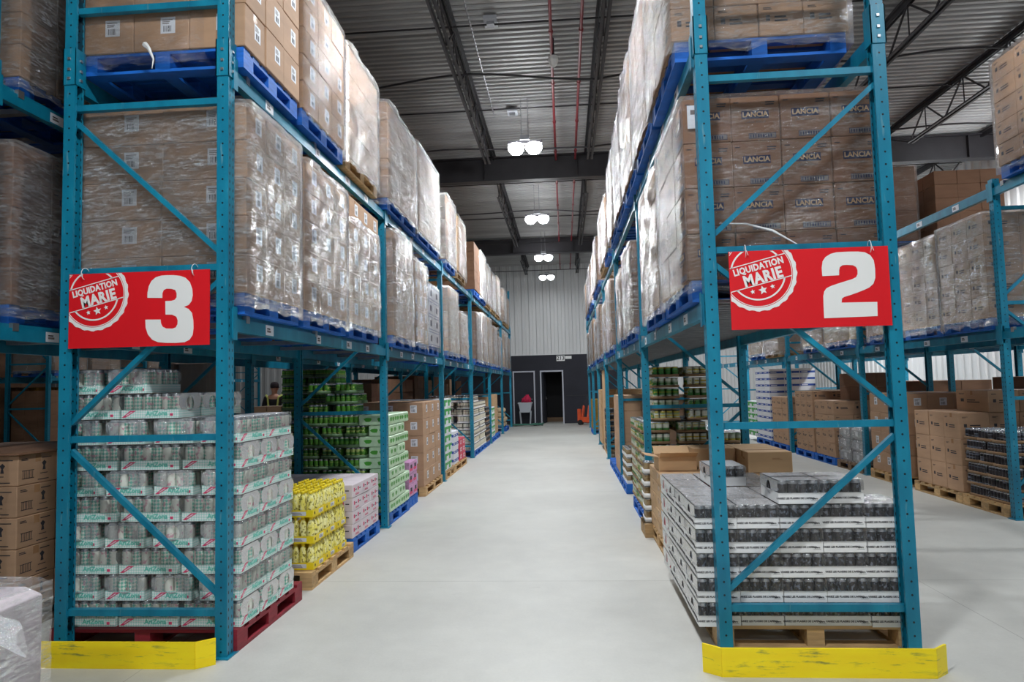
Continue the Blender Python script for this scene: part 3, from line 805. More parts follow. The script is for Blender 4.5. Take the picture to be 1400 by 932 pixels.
# --- left rack, middle level: three loads to a bay
LF = -2.0; LB = -3.14
def lw(n, lv): return '%s load on left rack %s shelf' % (ORD[n], lv)
def rw(n, lv): return '%s load on right rack %s shelf' % (ORD[n], lv)
LA = [  # y0, y1, top, (nx,ny,nz), style, pallet, wrap
 (4.17, 5.07, 3.47, (2, 3, 5), 'label', 'bluewood', 4), (5.15, 6.2, 3.42, (3, 3, 5), 'label', 'bluewood', 2), (6.28, 7.3, 3.45, (3, 3, 5), 'label', 'bluewood', 5),
 (7.93, 8.97, 3.5, (3, 3, 6), 'brown', 'bluewood', 5), (9.02, 9.95, 3.35, (3, 3, 5), 'label', 'bluewood', 1), (9.98, 10.9, 3.15, (3, 2, 4), 'silver', 'bluewood', 3),
 (11.75, 12.9, 3.36, (3, 3, 5), 'brown', 'bluewood', 4), (13.0, 14.1, 3.05, (3, 3, 4), 'brown', 'bluewood', 5),
 (15.45, 16.6, 3.3, (3, 3, 5), 'dark', 'bluewood', 1), (16.7, 17.7, 3.4, (3, 3, 5), 'brown', 'bluewood', 4), (17.8, 18.75, 3.4, (3, 2, 5), 'tan', 'bluewood', 1),
 (19.2, 20.4, 3.3, (3, 3, 5), 'brown', 'bluewood', 4), (20.5, 21.6, 3.1, (3, 3, 5), 'dark', 'bluewood', 1),
 (22.95, 24.1, 3.35, (3, 3, 5), 'brown', 'bluewood', 5), (24.2, 25.4, 3.3, (3, 3, 5), 'brown', 'bluewood', 3)]
for i, (a, b, tp, n, st, pl, wv) in enumerate(LA):
    load(LB, LF, a, b, ZA, tp, n, st, 1, pl, wv, lw(i, 'middle'), a < 9, wfrac=(0, .82) if i == 2 else None)
LBT = [(4.15, 5.06, 5.0, (3, 3, 4), 'label', 'bluewood', None), (5.14, 6.15, 4.95, (3, 3, 5), 'label', 'bluewood', 3), (6.22, 7.33, 4.93, (3, 3, 4), 'brown', 'wood', 2),
 (7.75, 9.3, 5.0, (3, 3, 5), 'brown', 'bluewood', 5), (9.35, 11.05, 5.1, (3, 3, 5), 'brown', 'bluewood', 4), (11.7, 12.75, 5.0, (3, 3, 5), 'dark', 'bluewood', 1), (12.95, 14.1, 4.95, (3, 2, 5), 'tan', 'wood', 3),
 (15.5, 16.5, 4.95, (3, 2, 5), 'dark', 'bluewood', None), (16.6, 17.8, 4.95, (3, 3, 5), 'brown', 'bluewood', 4), (17.9, 18.9, 4.85, (3, 3, 5), 'brown', 'wood', 5),
 (19.1, 20.3, 4.85, (3, 3, 5), 'brown', 'wood', 4), (20.5, 21.6, 4.95, (3, 3, 5), 'tan', 'wood', 1), (22.9, 24.1, 4.9, (3, 3, 5), 'brown', 'wood', 4), (24.2, 25.4, 4.75, (3, 3, 5), 'brown', 'wood', 3)]
for i, (a, b, tp, n, st, pl, wv) in enumerate(LBT):
    load(LB, LF, a, b, ZB, tp, n, st, 1, pl, wv, lw(i, 'top'), a < 9)
# first top load only has film on its end face
wrap(LB, LF-.3, 4.15, 5.0, ZB+.1, 5.0, 3, 'the end of the first left top load')
# --- right rack
RF = .80; RB = 1.94
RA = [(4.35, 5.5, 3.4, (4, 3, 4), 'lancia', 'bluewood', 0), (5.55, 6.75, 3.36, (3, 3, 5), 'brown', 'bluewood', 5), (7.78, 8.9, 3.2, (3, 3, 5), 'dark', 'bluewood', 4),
 (9.0, 9.9, 3.1, (3, 3, 5), 'brown', 'bluewood', 5), (11.3, 12.4, 3.3, (3, 3, 5), 'brown', 'bluewood', 4), (12.5, 13.6, 3.1, (3, 3, 5), 'tan', 'bluewood', 1),
 (14.8, 15.9, 3.3, (3, 3, 5), 'brown', 'bluewood', 4), (16.0, 17.3, 3.1, (3, 3, 5), 'brown', 'bluewood', 5), (18.3, 19.5, 3.3, (3, 3, 5), 'brown', 'bluewood', 3), (19.7, 21, 3.2, (3, 3, 5), 'tan', 'bluewood', 4), (21.8, 23, 3.2, (3, 3, 5), 'brown', 'bluewood', 4)]
for i, (a, b, tp, n, st, pl, wv) in enumerate(RA):
    load(RF, RB+(.09 if i == 0 else 0), a, b, ZA, tp, n, st, -1, pl, wv, rw(i, 'middle'), a < 9, wfrac=(-.02, 1.0))
RBT = [(4.45, 5.6, 4.95, (4, 3, 5), 'printed', 'bluewood', 2), (5.65, 6.85, 5.0, (3, 3, 5), 'dark', 'bluewood', 1), (6.9, 8.1, 5.0, (3, 3, 5), 'brown', 'bluewood', 2), (8.2, 9.4, 4.95, (3, 3, 5), 'dark', 'bluewood', 1),
 (9.5, 10.7, 4.9, (3, 3, 5), 'brown', 'bluewood', 5), (11.3, 12.4, 4.75, (3, 3, 5), 'brown', 'bluewood', 4), (12.5, 13.7, 4.85, (3, 3, 5), 'tan', 'wood', 3), (14.8, 15.9, 4.8, (3, 3, 5), 'brown', 'bluewood', 4),
 (16.1, 17.3, 4.7, (3, 3, 5), 'brown', 'bluewood', 1), (18.3, 19.5, 4.8, (3, 3, 5), 'tan', 'bluewood', 4), (19.7, 21, 4.7, (3, 3, 5), 'brown', 'bluewood', 4), (21.8, 23, 4.8, (3, 3, 5), 'brown', 'bluewood', 3)]
for i, (a, b, tp, n, st, pl, wv) in enumerate(RBT):
    load(RF-.03, RB-.03, a, b, ZB, tp, n, st, -1, pl, wv, rw(i, 'top'), a < 9)
tag(MB().box(0, 0, 0, .11, .002, .15, M['paper']).box(.02, -.001, .09, .09, 0, .12, M['greyprint']).build('shipping_label', loc=(RF+.03, 4.33, 3.2)), 'large white shipping label on the wrapped navy-printed cartons', 'label')
# --- rack backing onto rack three (only its right faces show)
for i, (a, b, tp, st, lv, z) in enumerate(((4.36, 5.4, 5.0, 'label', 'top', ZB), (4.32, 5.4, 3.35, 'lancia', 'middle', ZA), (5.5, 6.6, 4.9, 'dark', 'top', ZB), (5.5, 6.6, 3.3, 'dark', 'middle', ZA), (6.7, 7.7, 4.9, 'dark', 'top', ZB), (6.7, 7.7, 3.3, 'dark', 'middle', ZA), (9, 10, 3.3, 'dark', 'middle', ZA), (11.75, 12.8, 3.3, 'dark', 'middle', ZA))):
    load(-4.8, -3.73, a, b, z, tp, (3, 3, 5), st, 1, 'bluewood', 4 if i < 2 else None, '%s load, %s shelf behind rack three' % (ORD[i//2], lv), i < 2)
# --- right neighbouring rack, A and B levels
for i, (a, b, tp, st, lv, z, wv) in enumerate(((8.02, 8.98, 3.42, 'printed', 'middle', ZA, 1), (9.0, 9.98, 3.38, 'printed', 'middle', ZA, 2), (10.1, 11.1, 3.3, 'brown', 'middle', ZA, 1), (11.8, 12.9, 3.2, 'tan', 'middle', ZA, 4), (13, 14.1, 3.2, 'brown', 'middle', ZA, 4),
        (15.6, 16.7, 3.2, 'brown', 'middle', ZA, 4), (16.9, 18, 3.2, 'brown', 'middle', ZA, 4), (6.6, 7.68, 5.0, 'printed', 'top', ZB, 3), (11.7, 12.9, 5.1, 'dark', 'top', ZB, 0), (15.6, 16.7, 4.9, 'dark', 'top', ZB, 0))):
    load(4.78, 5.95, a, b, z, tp, (3, 3, 5), st, -1, 'bluewood' if i != 5 else 'wood', wv, '%s load, right aisle rack %s shelf' % (ORD[i], lv), a < 9.5)
for i, (a, z, tp) in enumerate(((8.1, ZB, 5.0), (11.7, ZB, 5.0), (12.9, ZB, 4.9), (15.5, ZB, 4.9), (8.2, ZA, 3.3), (11.8, ZA, 3.3))):
    load(6.25, 7.35, a, a+1.1, z, tp, (3, 3, 5), 'dark', -1, 'bluewood', None, '%s dark load on right wall rack' % ORD[i], False)
# --- floor cartons, left
def pal(x0, y0, W_, D_, m, label, near=True): pallet(x0, y0, 0, W_, D_, m, label, near, 'pallets on the floor')
pal(-3.2, 6.62, 1.1, .95, 'bluewood', 'blue pallet on the floor under pink-printed white cartons')
grid(-3.2, -2.1, 6.62, 7.54, .14, .52, 4, 3, 4, 'pink', 1, 'low stack, left floor')
pal(-3.15, 9.05, 1.05, .5, 'bluewood', 'blue floor pallet under the lilac packs')
grid(-3.15, -2.1, 9.05, 9.55, .14, .46, 3, 2, 3, 'purple', 1, 'beside green cans')
pal(-3.2, 10.0, 1.12, 1.4, 'wood', 'raw wood pallet under the tall brown labelled carton stack')
grid(-3.2, -2.1, 10.0, 11.4, .14, 1.24, 3, 3, 5, 'label', 1, 'tall floor stack left')
pal(-3.2, 11.72, 1.12, 1.0, 'wood', 'raw wood floor pallet just past the second left post')
grid(-3.2, -2.1, 11.72, 12.5, .14, 1.25, 3, 2, 8, 'green', 1, 'left floor past second post')
grid(-3.2, -2.1, 12.75, 13.3, .14, .62, 3, 2, 4, 'bluewhite', 1, 'low stack, left floor')
pal(-3.2, 12.74, 1.12, 1.5, 'wood', 'raw wood floor pallet under blue-banded and red packs')
grid(-3.2, -2.1, 13.45, 14.2, .14, .42, 3, 2, 3, 'red', 1, 'low floor stack left')
pal(-3.2, 19.15, 1.12, 1.2, 'bluewood', 'blue floor pallet far down the left row', False)
grid(-3.2, -2.1, 19.15, 20.3, .14, .85, 3, 3, 5, 'whitecard' if 0 else 'green', 1, 'far left floor')
pal(-3.2, 20.5, 1.12, 1.2, 'bluewood', 'blue floor pallet under the far brown stack on the left', False)
grid(-3.2, -2.15, 20.5, 21.7, .14, 1.2, 3, 3, 5, 'tan', 1, 'far left floor stack')
grid(-4.75, -3.73, 4.42, 5.5, .14, 1.06, 3, 3, 5, 'wolt', 1, 'floor stack left of sign three')
pal(-4.75, 4.42, 1.02, 1.08, 'oldwood', 'weathered pallet under black-printed cartons left of sign three')
tag(MB().box(-4.77, 4.4, 1.2, -3.71, 5.52, 1.215, M['card_dark']).box(-4.6, 4.395, 1.19, -4.0, 4.4, 1.2, M['tape']).build('cardboard_sheet'), 'flat cardboard sheet lying on the black-printed cartons at left', 'cardboard sheet')
for i, (x, w) in enumerate(((-4.96, .2), (-4.7, .36))):
    tag(MB().cbox(x, 8, 0, x+w, 8.5, 1.96, M['mop']).box(x+.01, 7.998, .9, x+w-.01, 8, .93, M['tape']).build('tall_carton'), '%s tall grey-brown carton standing behind the mint cans' % ('narrow' if i == 0 else 'wide'), 'carton')
# distant left goods
for i, y in enumerate((15.45, 16.7, 17.9, 19.2, 20.4, 21.6)):
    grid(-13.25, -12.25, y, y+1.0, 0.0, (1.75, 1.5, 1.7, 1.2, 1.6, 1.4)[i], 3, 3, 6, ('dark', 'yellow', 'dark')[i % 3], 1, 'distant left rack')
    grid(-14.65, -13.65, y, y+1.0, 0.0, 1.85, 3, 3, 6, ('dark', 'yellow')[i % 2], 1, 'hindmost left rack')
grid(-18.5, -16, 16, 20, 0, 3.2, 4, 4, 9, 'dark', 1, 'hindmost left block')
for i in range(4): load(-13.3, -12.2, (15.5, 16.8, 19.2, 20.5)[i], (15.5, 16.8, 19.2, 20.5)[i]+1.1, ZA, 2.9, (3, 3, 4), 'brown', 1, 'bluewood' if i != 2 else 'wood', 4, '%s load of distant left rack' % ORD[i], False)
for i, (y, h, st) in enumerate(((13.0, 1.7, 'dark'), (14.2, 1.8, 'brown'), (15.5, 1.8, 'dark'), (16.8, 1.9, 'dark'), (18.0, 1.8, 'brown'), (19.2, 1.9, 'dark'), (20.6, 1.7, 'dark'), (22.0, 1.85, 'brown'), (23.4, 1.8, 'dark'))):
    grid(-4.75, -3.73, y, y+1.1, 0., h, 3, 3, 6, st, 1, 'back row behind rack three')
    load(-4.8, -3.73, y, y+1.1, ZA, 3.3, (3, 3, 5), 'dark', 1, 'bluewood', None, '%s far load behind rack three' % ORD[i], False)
grid(-5.75, -5.2, 12.2, 12.9, .0, 1.32, 2, 2, 4, 'brown', 1, 'stack before the person')
# --- floor cartons, right
pal(.86, 6.3, 1.16, 1.05, 'wood', 'raw wood pallet under the tan cartons behind black cans')
grid(.86, 2.05, 6.45, 7.3, .14, .6, 3, 2, 5, 'tan', -1, 'behind the black cans')
grid(1.25, 2.05, 6.45, 7.3, .742, .19, 2, 2, 1, 'tan', -1, 'behind the black cans', sparse=lambda a, b, c: a == 1 or b == 1, lay0=5)
def open_carton(x, y, z, w, d, h, rz, label):
    t = thing('cardboard_carton', label, 'carton', (x, y, z), rz); m = M['card_tan']
    mb = MB(); e = .005
    mb.box(0, 0, 0, w, d, e, m).box(0, 0, e, w, e, h, m).box(0, d-e, e, w, d, h, m).box(0, e, e, e, d-e, h, m).box(w-e, e, e, w, d-e, h, m); mb.build('carton_body', t)
    MB().bar((w/2, -.0, h), (w/2, -.1, h+.05), w*.98, .004, m).build('flap', t); MB().bar((w/2, d, h), (w/2, d+.1, h+.07), w*.98, .004, m).build('flap', t)
    MB().bar((0, d/2, h), (-.12, d/2, h+.02), d*.96, .004, m, up=(0, 0, 1)).build('flap', t)
open_carton(.88, 6.7, .742, .36, .3, .13, .03, 'open tan carton with raised flaps atop the stack behind black cans')
grid(1.0, 1.98, 8.0, 9.6, 0.0, 0.0001+.6, 3, 3, 3, 'dark', -1, 'right floor second bay', sparse=lambda a, b, c: False)
grid(.86, 1.95, 11.2, 12.2, .14, 1.25, 3, 3, 5, 'brown', -1, 'right floor, third bay')
pal(.84, 11.2, 1.12, 1.1, 'bluewood', 'blue floor pallet in the third right bay')
grid(.95, 1.95, 12.5, 13.6, .14, 1.2, 3, 3, 6, 'brown', -1, 'tall right floor stack')
pal(.84, 12.5, 1.12, 1.1, 'bluewood', 'blue floor pallet past the third right bay', False)
grid(.9, 1.0, 15.6, 16.6, 0.0, 1.9, 1, 1, 1, 'tan', -1, 'standing board, right row')
grid(.86, 1.95, 16.7, 17.8, .14, 1.3, 3, 3, 5, 'tan', -1, 'far right floor')
grid(.86, 1.95, 22, 23.2, .14, .95, 3, 3, 5, 'yellow', -1, 'far right floor')
pal(.84, 22.0, 1.12, 1.2, 'bluewood', 'blue floor pallet under yellow cartons far right', False)
# --- floor goods across right aisle (face at x=4.85)
X5 = 4.87
def p5(y, d, m, l, near=True): pallet(X5-.02, y, 0, 1.12, d, m, l, near, 'pallets on the floor')
p5(8.92, 1.15, 'wood', 'raw wood pallet under bulging brown cartons, right aisle')
grid(X5, 5.95, 8.92, 10.0, .14, .98, 3, 3, 3, 'printed', -1, 'right aisle stack')
grid(X5+.35, 5.95, 8.9, 9.6, 1.12, .27, 2, 1, 1, 'printed', -1, 'atop right aisle stack', lay0=3)
p5(10.35, 1.1, 'wood', 'raw wood pallet under labelled cartons, right aisle')
grid(X5, 5.95, 10.35, 11.4, .14, 1.2, 3, 3, 4, 'label', -1, 'right aisle stack')
p5(11.75, 1.05, 'oldwood', 'weathered pallet under film bundles, right aisle')
p5(12.9, 1.0, 'bluewood', 'blue pallet under brown cartons beyond film bundles')
grid(X5, 5.95, 12.9, 13.85, .14, 1.03, 3, 3, 4, 'printed', -1, 'right aisle, third bay')
grid(X5+.5, 5.95, 12.9, 13.85, 1.17, .5, 2, 2, 2, 'dark', -1, 'upper right aisle', lay0=4)
p5(13.95, 1.05, 'bluewood', 'blue pallet beside the third post across the right aisle')
grid(X5, 5.95, 13.95, 14.95, .14, 1.2, 3, 3, 6, 'printed', -1, 'right aisle by post')
p5(15.5, 1.15, 'bluewood', 'blue pallet under far brown cartons, right aisle', False)
grid(X5, 5.95, 15.5, 16.6, .14, 1.05, 3, 3, 4, 'printed', -1, 'right aisle, far bay')
p5(16.75, 1.2, 'bluewood', 'blue pallet under blue-banded white cartons', False)
grid(X5, 5.95, 16.75, 17.9, .14, 1.7, 3, 3, 11, 'bluewhite', -1, 'tall far stack')
grid(X5, 5.95, 18.05, 18.8, .14, .9, 3, 2, 6, 'green', -1, 'far right aisle')
grid(6.3, 7.3, 8.3, 10.6, 0., 1.55, 2, 3, 5, 'dark', -1, 'stack by right wall')
grid(6.3, 7.3, 12.3, 14.6, 0., 1.5, 2, 3, 5, 'dark', -1, 'stack by right wall, middle')

NS = build_cartons(300)
print('cartons', len(CART), NS)

# ------------------------------------------------------------------ can trays
def can_mesh(r, h, m, n=12):
    s = M['silver']; b = M[m]
    return smooth_cyl(MB().lathe([(r*.8, 0, s), (r*.97, .006, s), (r, .014, b), (r, h-.018, b), (r*.84, h-.004, s), (r*.86, h, s), (r*.8, h, s), (r*.78, h-.005, s)], n).mesh('can'))
def tin_mesh(r, h, m, n=10):
    s = M['silver']; b = M[m]
    return smooth_cyl(MB().lathe([(r, 0, s), (r*.98, .006, s), (r*.98, h-.006, b), (r, h, s), (r*.94, h-.003, s)], n).mesh('can'))
def bottle_mesh():
    b = M['bottle_yellow']; c = M['capyellow']
    return MB().lathe([(.028, 0, b), (.031, .01, b), (.031, .1, b), (.029, .11, b), (.03, .14, b), (.022, .165, b), (.0125, .18, b), (.016, .181, c), (.016, .2, c), (.014, .202, c)], 12).mesh('bottle', True)
def tray_mesh(nx, ny, p, hw, m, trim=None, inner=None):
    w, d = nx*p+.004, ny*p+.004; e = .002; mm = M[m]; mb = MB()
    mb.box(0, 0, 0, w, d, e, mm).box(0, 0, e, w, e, hw, mm).box(0, d-e, e, w, d, hw, mm).box(0, e, e, e, d-e, hw, mm).box(w-e, e, e, w, d-e, hw, mm)
    return mb
def mint_print(w):
    mb = MB(); a = .0
    mb.prism([(.006, .008), (.03, .008), (.1, .05), (.06, .05)], -.0012, -.0002, M['pinkprint'])
    mb.prism([(.03, .02), (.038, .02), (.078, .043), (.068, .043)], -.0016, -.0011, M['paper'])
    parts = [(mb.mesh('t'), Matrix()), (text_mesh('AriZona', .042, M['tealprint'], .0012), T(w*.62, -.0008, .03, 0, 1, 0))]
    j = joined(parts); j.box(w*.85, -.001, .014, w*.85+.02, -.0002, .03, M['pinkprint']); return j.mesh('printing')
def black_print(w, txt=True):
    parts = [(text_mesh("VARIEZ LES PLAISIRS DE L'APERO", .0155*w/.25, M['print'], .0005), T(w*.4, -.0008, .032)), (text_mesh('apero', .014, M['print'], .0005), T(w*.86, -.0008, .03))]
    j = joined(parts); j.box(w*.77, -.0008, .018, w*.95, -.0002, .0195, M['print']); return j.mesh('printing')
def yellow_print(w):
    mb = MB(); c = (.04, .03)
    for a in range(4):
        t = a*PI/4; mb.bar((c[0]-.012*math.cos(t), -.0008, c[1]-.012*math.sin(t)), (c[0]+.012*math.cos(t), -.0008, c[1]+.012*math.sin(t)), .004, .0008, M['print'], up=(0, 1, 0))
    mb.box(w*.5, -.001, .014, w*.85, -.0002, .046, M['paper']); strokes(mb, w*.53, .018, w*.28, .024, 3, M['greyprint'], -.0014)
    return mb.mesh('printing')
def shrink_shell(w, d, h, z0, m, hole=False):
    """film over the tray with an open round window on both x ends when hole"""
    mb = MB(); i = mb.mid(M[m]); i2 = mb.mid(M['shrink_milky']); i3 = mb.mid(M['shrink_top']); e = .003
    def q(*pts, i=i): k = len(mb.v); mb.v.extend(pts); mb.f.append(tuple(range(k, k+len(pts)))); mb.mi.append(i)
    q((-e, -e, z0), (w+e, -e, z0), (w+e, -e, h-.004), (-e, -e, h-.004)); q((w+e, d+e, z0), (-e, d+e, z0), (-e, d+e, h-.004), (w+e, d+e, h-.004))
    q((-e, -e, h-.004), (w+e, -e, h-.004), (w-.004, .006, h+e), (.004, .006, h+e)); q((w+e, d+e, h-.004), (-e, d+e, h-.004), (.004, d-.006, h+e), (w-.004, d-.006, h+e))
    q((.004, .006, h+e), (w-.004, .006, h+e), (w-.004, d-.006, h+e), (.004, d-.006, h+e), i=i3)
    for sx in (0, 1):
        x = w+e if sx else -e; N = 20; cy, cz, r = d/2, h*.56, min(d*.2, h*.3); k = len(mb.v)
        for a in range(N):
            t = 2*PI*a/N; mb.v.append((x, cy+r*math.cos(t), cz+r*math.sin(t)))
        for a in range(N):
            t = 2*PI*a/N; c, s = math.cos(t), math.sin(t); k2 = min((d/2+e)/max(abs(c), 1e-6), ((h-cz) if s > 0 else (cz-z0))/max(abs(s), 1e-6))
            mb.v.append((x, cy+c*k2, cz+s*k2))
        for a in range(N):
            b = (a+1) % N; mb.f.append((k+a, k+b, k+N+b, k+N+a) if sx else (k+b, k+a, k+N+a, k+N+b)); mb.mi.append(i2)
    return mb.mesh('shrink_film')
TT = {}
def wrapped_pack(w, d, h):
    mb = MB().cbox(0, 0, 0, w, d, h, M['tray_green'], .01)
    for a, L in ((0, w), (1, d), (2, d)):
        for q in range(2):
            c = L*(.3+.42*q); pts = [(c+.045*math.cos(t)*(1+.25*math.sin(3*t+q)), h*.52+.03*math.sin(t)*(1+.2*math.cos(2*t))) for t in [2*PI*j/9 for j in range(9)]]
            k = len(mb.v); i = mb.mid(M['leafprint'])
            mb.v += [(x, -.001, z) if a == 0 else ((w+.001, x, z) if a == 1 else (-.001, x, z)) for x, z in pts]
            mb.f.append(tuple(k+j for j in range(9))); mb.mi.append(i)
    return mb.mesh('can_tray')
def tray_type(key, nx, ny, p, can, ch, hw, tm, film_m=None, prt=None, adj=''):
    w, d = nx*p+.004, ny*p+.004
    full = tray_mesh(nx, ny, p, hw, tm); tmesh = full.mesh('tray')
    # small copies far away: one mesh
    fm = tray_mesh(nx, ny, p, hw, tm); parts = [(tmesh, Matrix())]
    for i in range(nx):
        for j in range(ny): parts.append((can, T(.002+p*(i+.5), .002+p*(j+.5), .003)))
    TT[key] = dict(nx=nx, ny=ny, p=p, w=w, d=d, h=ch+.004, can=can, tray=tmesh, whole=smooth_cyl(joined(parts).mesh('can_tray')), film=shrink_shell(w, d, ch+.004, hw*.93, film_m) if film_m else None,
                   pf=prt(w) if prt else None, ps=prt(d) if prt else None, adj=adj)
tray_type('mint', 6, 4, .0635, can_mesh(.0308, .153, 'can_mint'), .153, .058, 'tray_mint', 'shrink', mint_print, 'mint-patterned')
tray_type('black', 4, 6, .0605, can_mesh(.0298, .132, 'can_black'), .132, .064, 'tray_white', 'shrink', black_print, 'black')
tray_type('redcan', 4, 6, .0605, can_mesh(.0298, .132, 'can_red'), .132, .04, 'tray_white', 'shrink', None, 'red')
tray_type('yellow', 4, 6, .0645, bottle_mesh(), .2, .058, 'tray_yellow', None, yellow_print, 'yellow-capped')
tray_type('green', 6, 4, .0612, can_mesh(.0303, .122, 'can_green', 8), .122, .036, 'tray_greenb', None, None, 'green')
tray_type('tin', 4, 3, .078, tin_mesh(.038, .112, 'can_tin'), .112, .03, 'tray_brown', None, None, 'green tin')
tray_type('cream', 6, 4, .066, can_mesh(.0325, .15, 'can_cream', 8), .15, .03, 'tray_white', None, None, 'cream')
tray_type('jar', 4, 3, .075, tin_mesh(.035, .11, 'can_jar', 8), .11, .045, 'tray_white', None, None, 'brown jar')
tray_type('dark', 4, 6, .0605, can_mesh(.0298, .125, 'can_black', 8), .125, .03, 'tray_brown', None, None, 'dark')
TRAYS = []
def tray(*a):
    key, x, y, z, rot, near = a[:6]; w, d = dims(key, rot); h = TT[key]['h']
    dist2 = x*x+y*y; ax = abs(x)/math.sqrt(dist2)
    TRAYS.append(((w*h+d*h*ax+w*d*.2)/dist2*(5 if near else 1), len(TRAYS), a))
def build_trays(limit):
    L = sorted(TRAYS, key=lambda q: -q[0])
    for q in L[:limit]: build_tray(*q[2])
    mb = MB()
    for q in L[limit:]:
        key, x, y, z, rot = q[2][:5]
        j = joined([(TT[key]['whole'], T(x+(TT[key]['d'] if rot else 0), y, z, PI/2 if rot else 0))])
        k0 = len(mb.v); mb.v += j.v; mb.f += [tuple(k0+i for i in f) for f in j.f]; mb.mi += [mb.mid(j.mats[i]) for i in j.mi]
    tag(mb.build('can_trays'), 'remaining small trays of cans stacked on floor pallets further down the aisles', 'trays of cans', None, 'stuff')
def build_tray(key, x, y, z, rot, near, mask, label, group, faces=('f',), bare=False):
    """rot: 0 keeps nx along x; 1 turns it a quarter (nx along y). mask(i, j) in world grid says which cans to build"""
    t_ = TT[key]; noun = 'bottle_tray' if key == 'yellow' else 'can_tray'
    if not near:
        o = link(noun, t_['whole'], None, (x, y, z))
        if rot: o.rotation_euler = (0, 0, PI/2); o.location = (x+t_['d'], y, z)
        return tag(o, label, 'tray of cans', group)
    t = thing(noun, label, 'tray of bottles' if key == 'yellow' else 'tray of cans', (x, y, z), 0, group)
    if rot: t.rotation_euler = (0, 0, PI/2); t.location = (x+t_['d'], y, z)
    link('tray', t_['tray'], t)
    nx, ny, p = t_['nx'], t_['ny'], t_['p']
    for i in range(nx):
        for j in range(ny):
            # world-grid position
            gi, gj, gn, gm = (ny-1-j, i, ny, nx) if rot else (i, j, nx, ny)
            if mask(gi, gj, gn, gm): link('bottle' if key == 'yellow' else 'can', t_['can'], t, (.002+p*(i+.5), .002+p*(j+.5), .003), RND.uniform(0, 6.28) if key != 'tin' else 0)
    if t_['film'] and not bare: link('shrink_film', t_['film'], t)
    if t_['pf']:
        w, d = t_['w'], t_['d']
        spots = {'-y': (t_['pf'], (0, 0, 0), 0), '+x': (t_['ps'], (w, 0, 0), PI/2), '+y': (t_['pf'], (w, d, 0), PI), '-x': (t_['ps'], (0, d, 0), -PI/2)}
        # local side for a world direction
        loc = {'f': '-y', 'r': '+x', 'l': '-x'} if not rot else {'f': '-x', 'r': '-y', 'l': '+y'}
        for f in faces:
            me, lc, rz = spots[loc[f]]; link('printing', me, t, lc, rz)
    return t
TT['greenwrap'] = dict(TT['green'], whole=wrapped_pack(TT['green']['w'], TT['green']['d'], .124), adj='pale green wrapped')
def dims(key, rot): t = TT[key]; return (t['d'], t['w']) if rot else (t['w'], t['d'])
def tray_stack(key, x0, x1, y0, y1, z0, layers, side, where, near=True, base_rot=0, skip=None, pitch=None, alt=True, full_top=True, keyf=None):
    for k in range(layers):
        rot = (base_rot+k) % 2 if alt else base_rot
        w, d = dims(key, rot); nx = int((x1-x0+.01)/w); ny = max(1, int((y1-y0+.03)/d))
        gx = (x1-x0-nx*w)/max(1, nx-1); gy = min(.03, (y1-y0-ny*d)/max(1, ny-1)) if ny > 1 else 0
        gx = min(gx, .085); ph = pitch or TT[key]['h']+.004
        for iy in range(ny):
            for ix in range(nx):
                aix = nx-1 if side > 0 else 0
                exposed_top = (k == layers-1) or (skip and skip(ix, iy, k+1, nx, ny))
                vis = iy == 0 or ix == aix or (exposed_top and full_top)
                if skip and skip(ix, iy, k, nx, ny): continue
                if not vis: continue
                x = (x1-w-(nx-1-ix)*(w+gx)) if side > 0 else x0+ix*(w+gx); y = y0+iy*(d+gy)
                x += RND.uniform(-.004, .004); y += RND.uniform(-.004, .004)
                ft = iy == 0; sd = ix == aix
                def mask(i, j, n, m_, ft=ft, sd=sd, tp=exposed_top): return (ft and j == 0) or (sd and (i == n-1 if side > 0 else i == 0)) or tp or (ft and alt and i in (0, n-1) and j < 3)
                kk = keyf(ix, iy, k, nx) if keyf else key
                face = 'end' if ft else ('aisle' if sd else 'top')
                num = ix if ft else iy
                lab = '%s tray, %s layer, %s along the %s face, %s' % (TT[kk]['adj'], ORD[k], ORD[num], face, where) if face != 'top' else '%s tray, %s layer, %s row, %s from left, %s' % (TT[kk]['adj'], ORD[k], ORD[iy], ORD[ix], where)
                fc = (['f'] if ft else [])+((['r'] if side > 0 else ['l']) if sd else [])
                tray(kk, x, y, z0+k*ph, rot, near, mask, lab, '%s trays, %s' % (TT[kk]['adj'], where), fc)
# mint cans under sign three: eight full layers and two partial ones
pal(-3.27, 4.15, 1.22, 1.04, 'redwood', 'dark red pallet under the mint-patterned cans')
def mint_skip(ix, iy, k, nx, ny):
    if k < 8: return False
    if k == 8: return ix == nx-1
    if k == 9: return ix >= nx-2 or iy > 0
    return True
tray_stack('mint', -3.25, -2.05, 4.19, 5.16, .139, 10, 1, 'under sign three', True, 0, mint_skip, .1625)
# yellow-capped bottles
pal(-3.2, 5.42, 1.14, 1.08, 'wood', 'raw wood pallet under the yellow-capped bottles')
tray_stack('yellow', -3.2, -2.08, 5.5, 6.48, .139, 3, 1, 'left floor', True, 1, lambda ix, iy, k, nx, ny: (k == 2 and iy == 1 and ix == nx-1 and False), .21, alt=False)
tray('yellow', -2.08-.393, 6.06, .139+.63-.21*0, 1, True, lambda *a: True, 'yellow-capped bottle tray sitting alone on top of the others', 'loose tray') if 0 else None
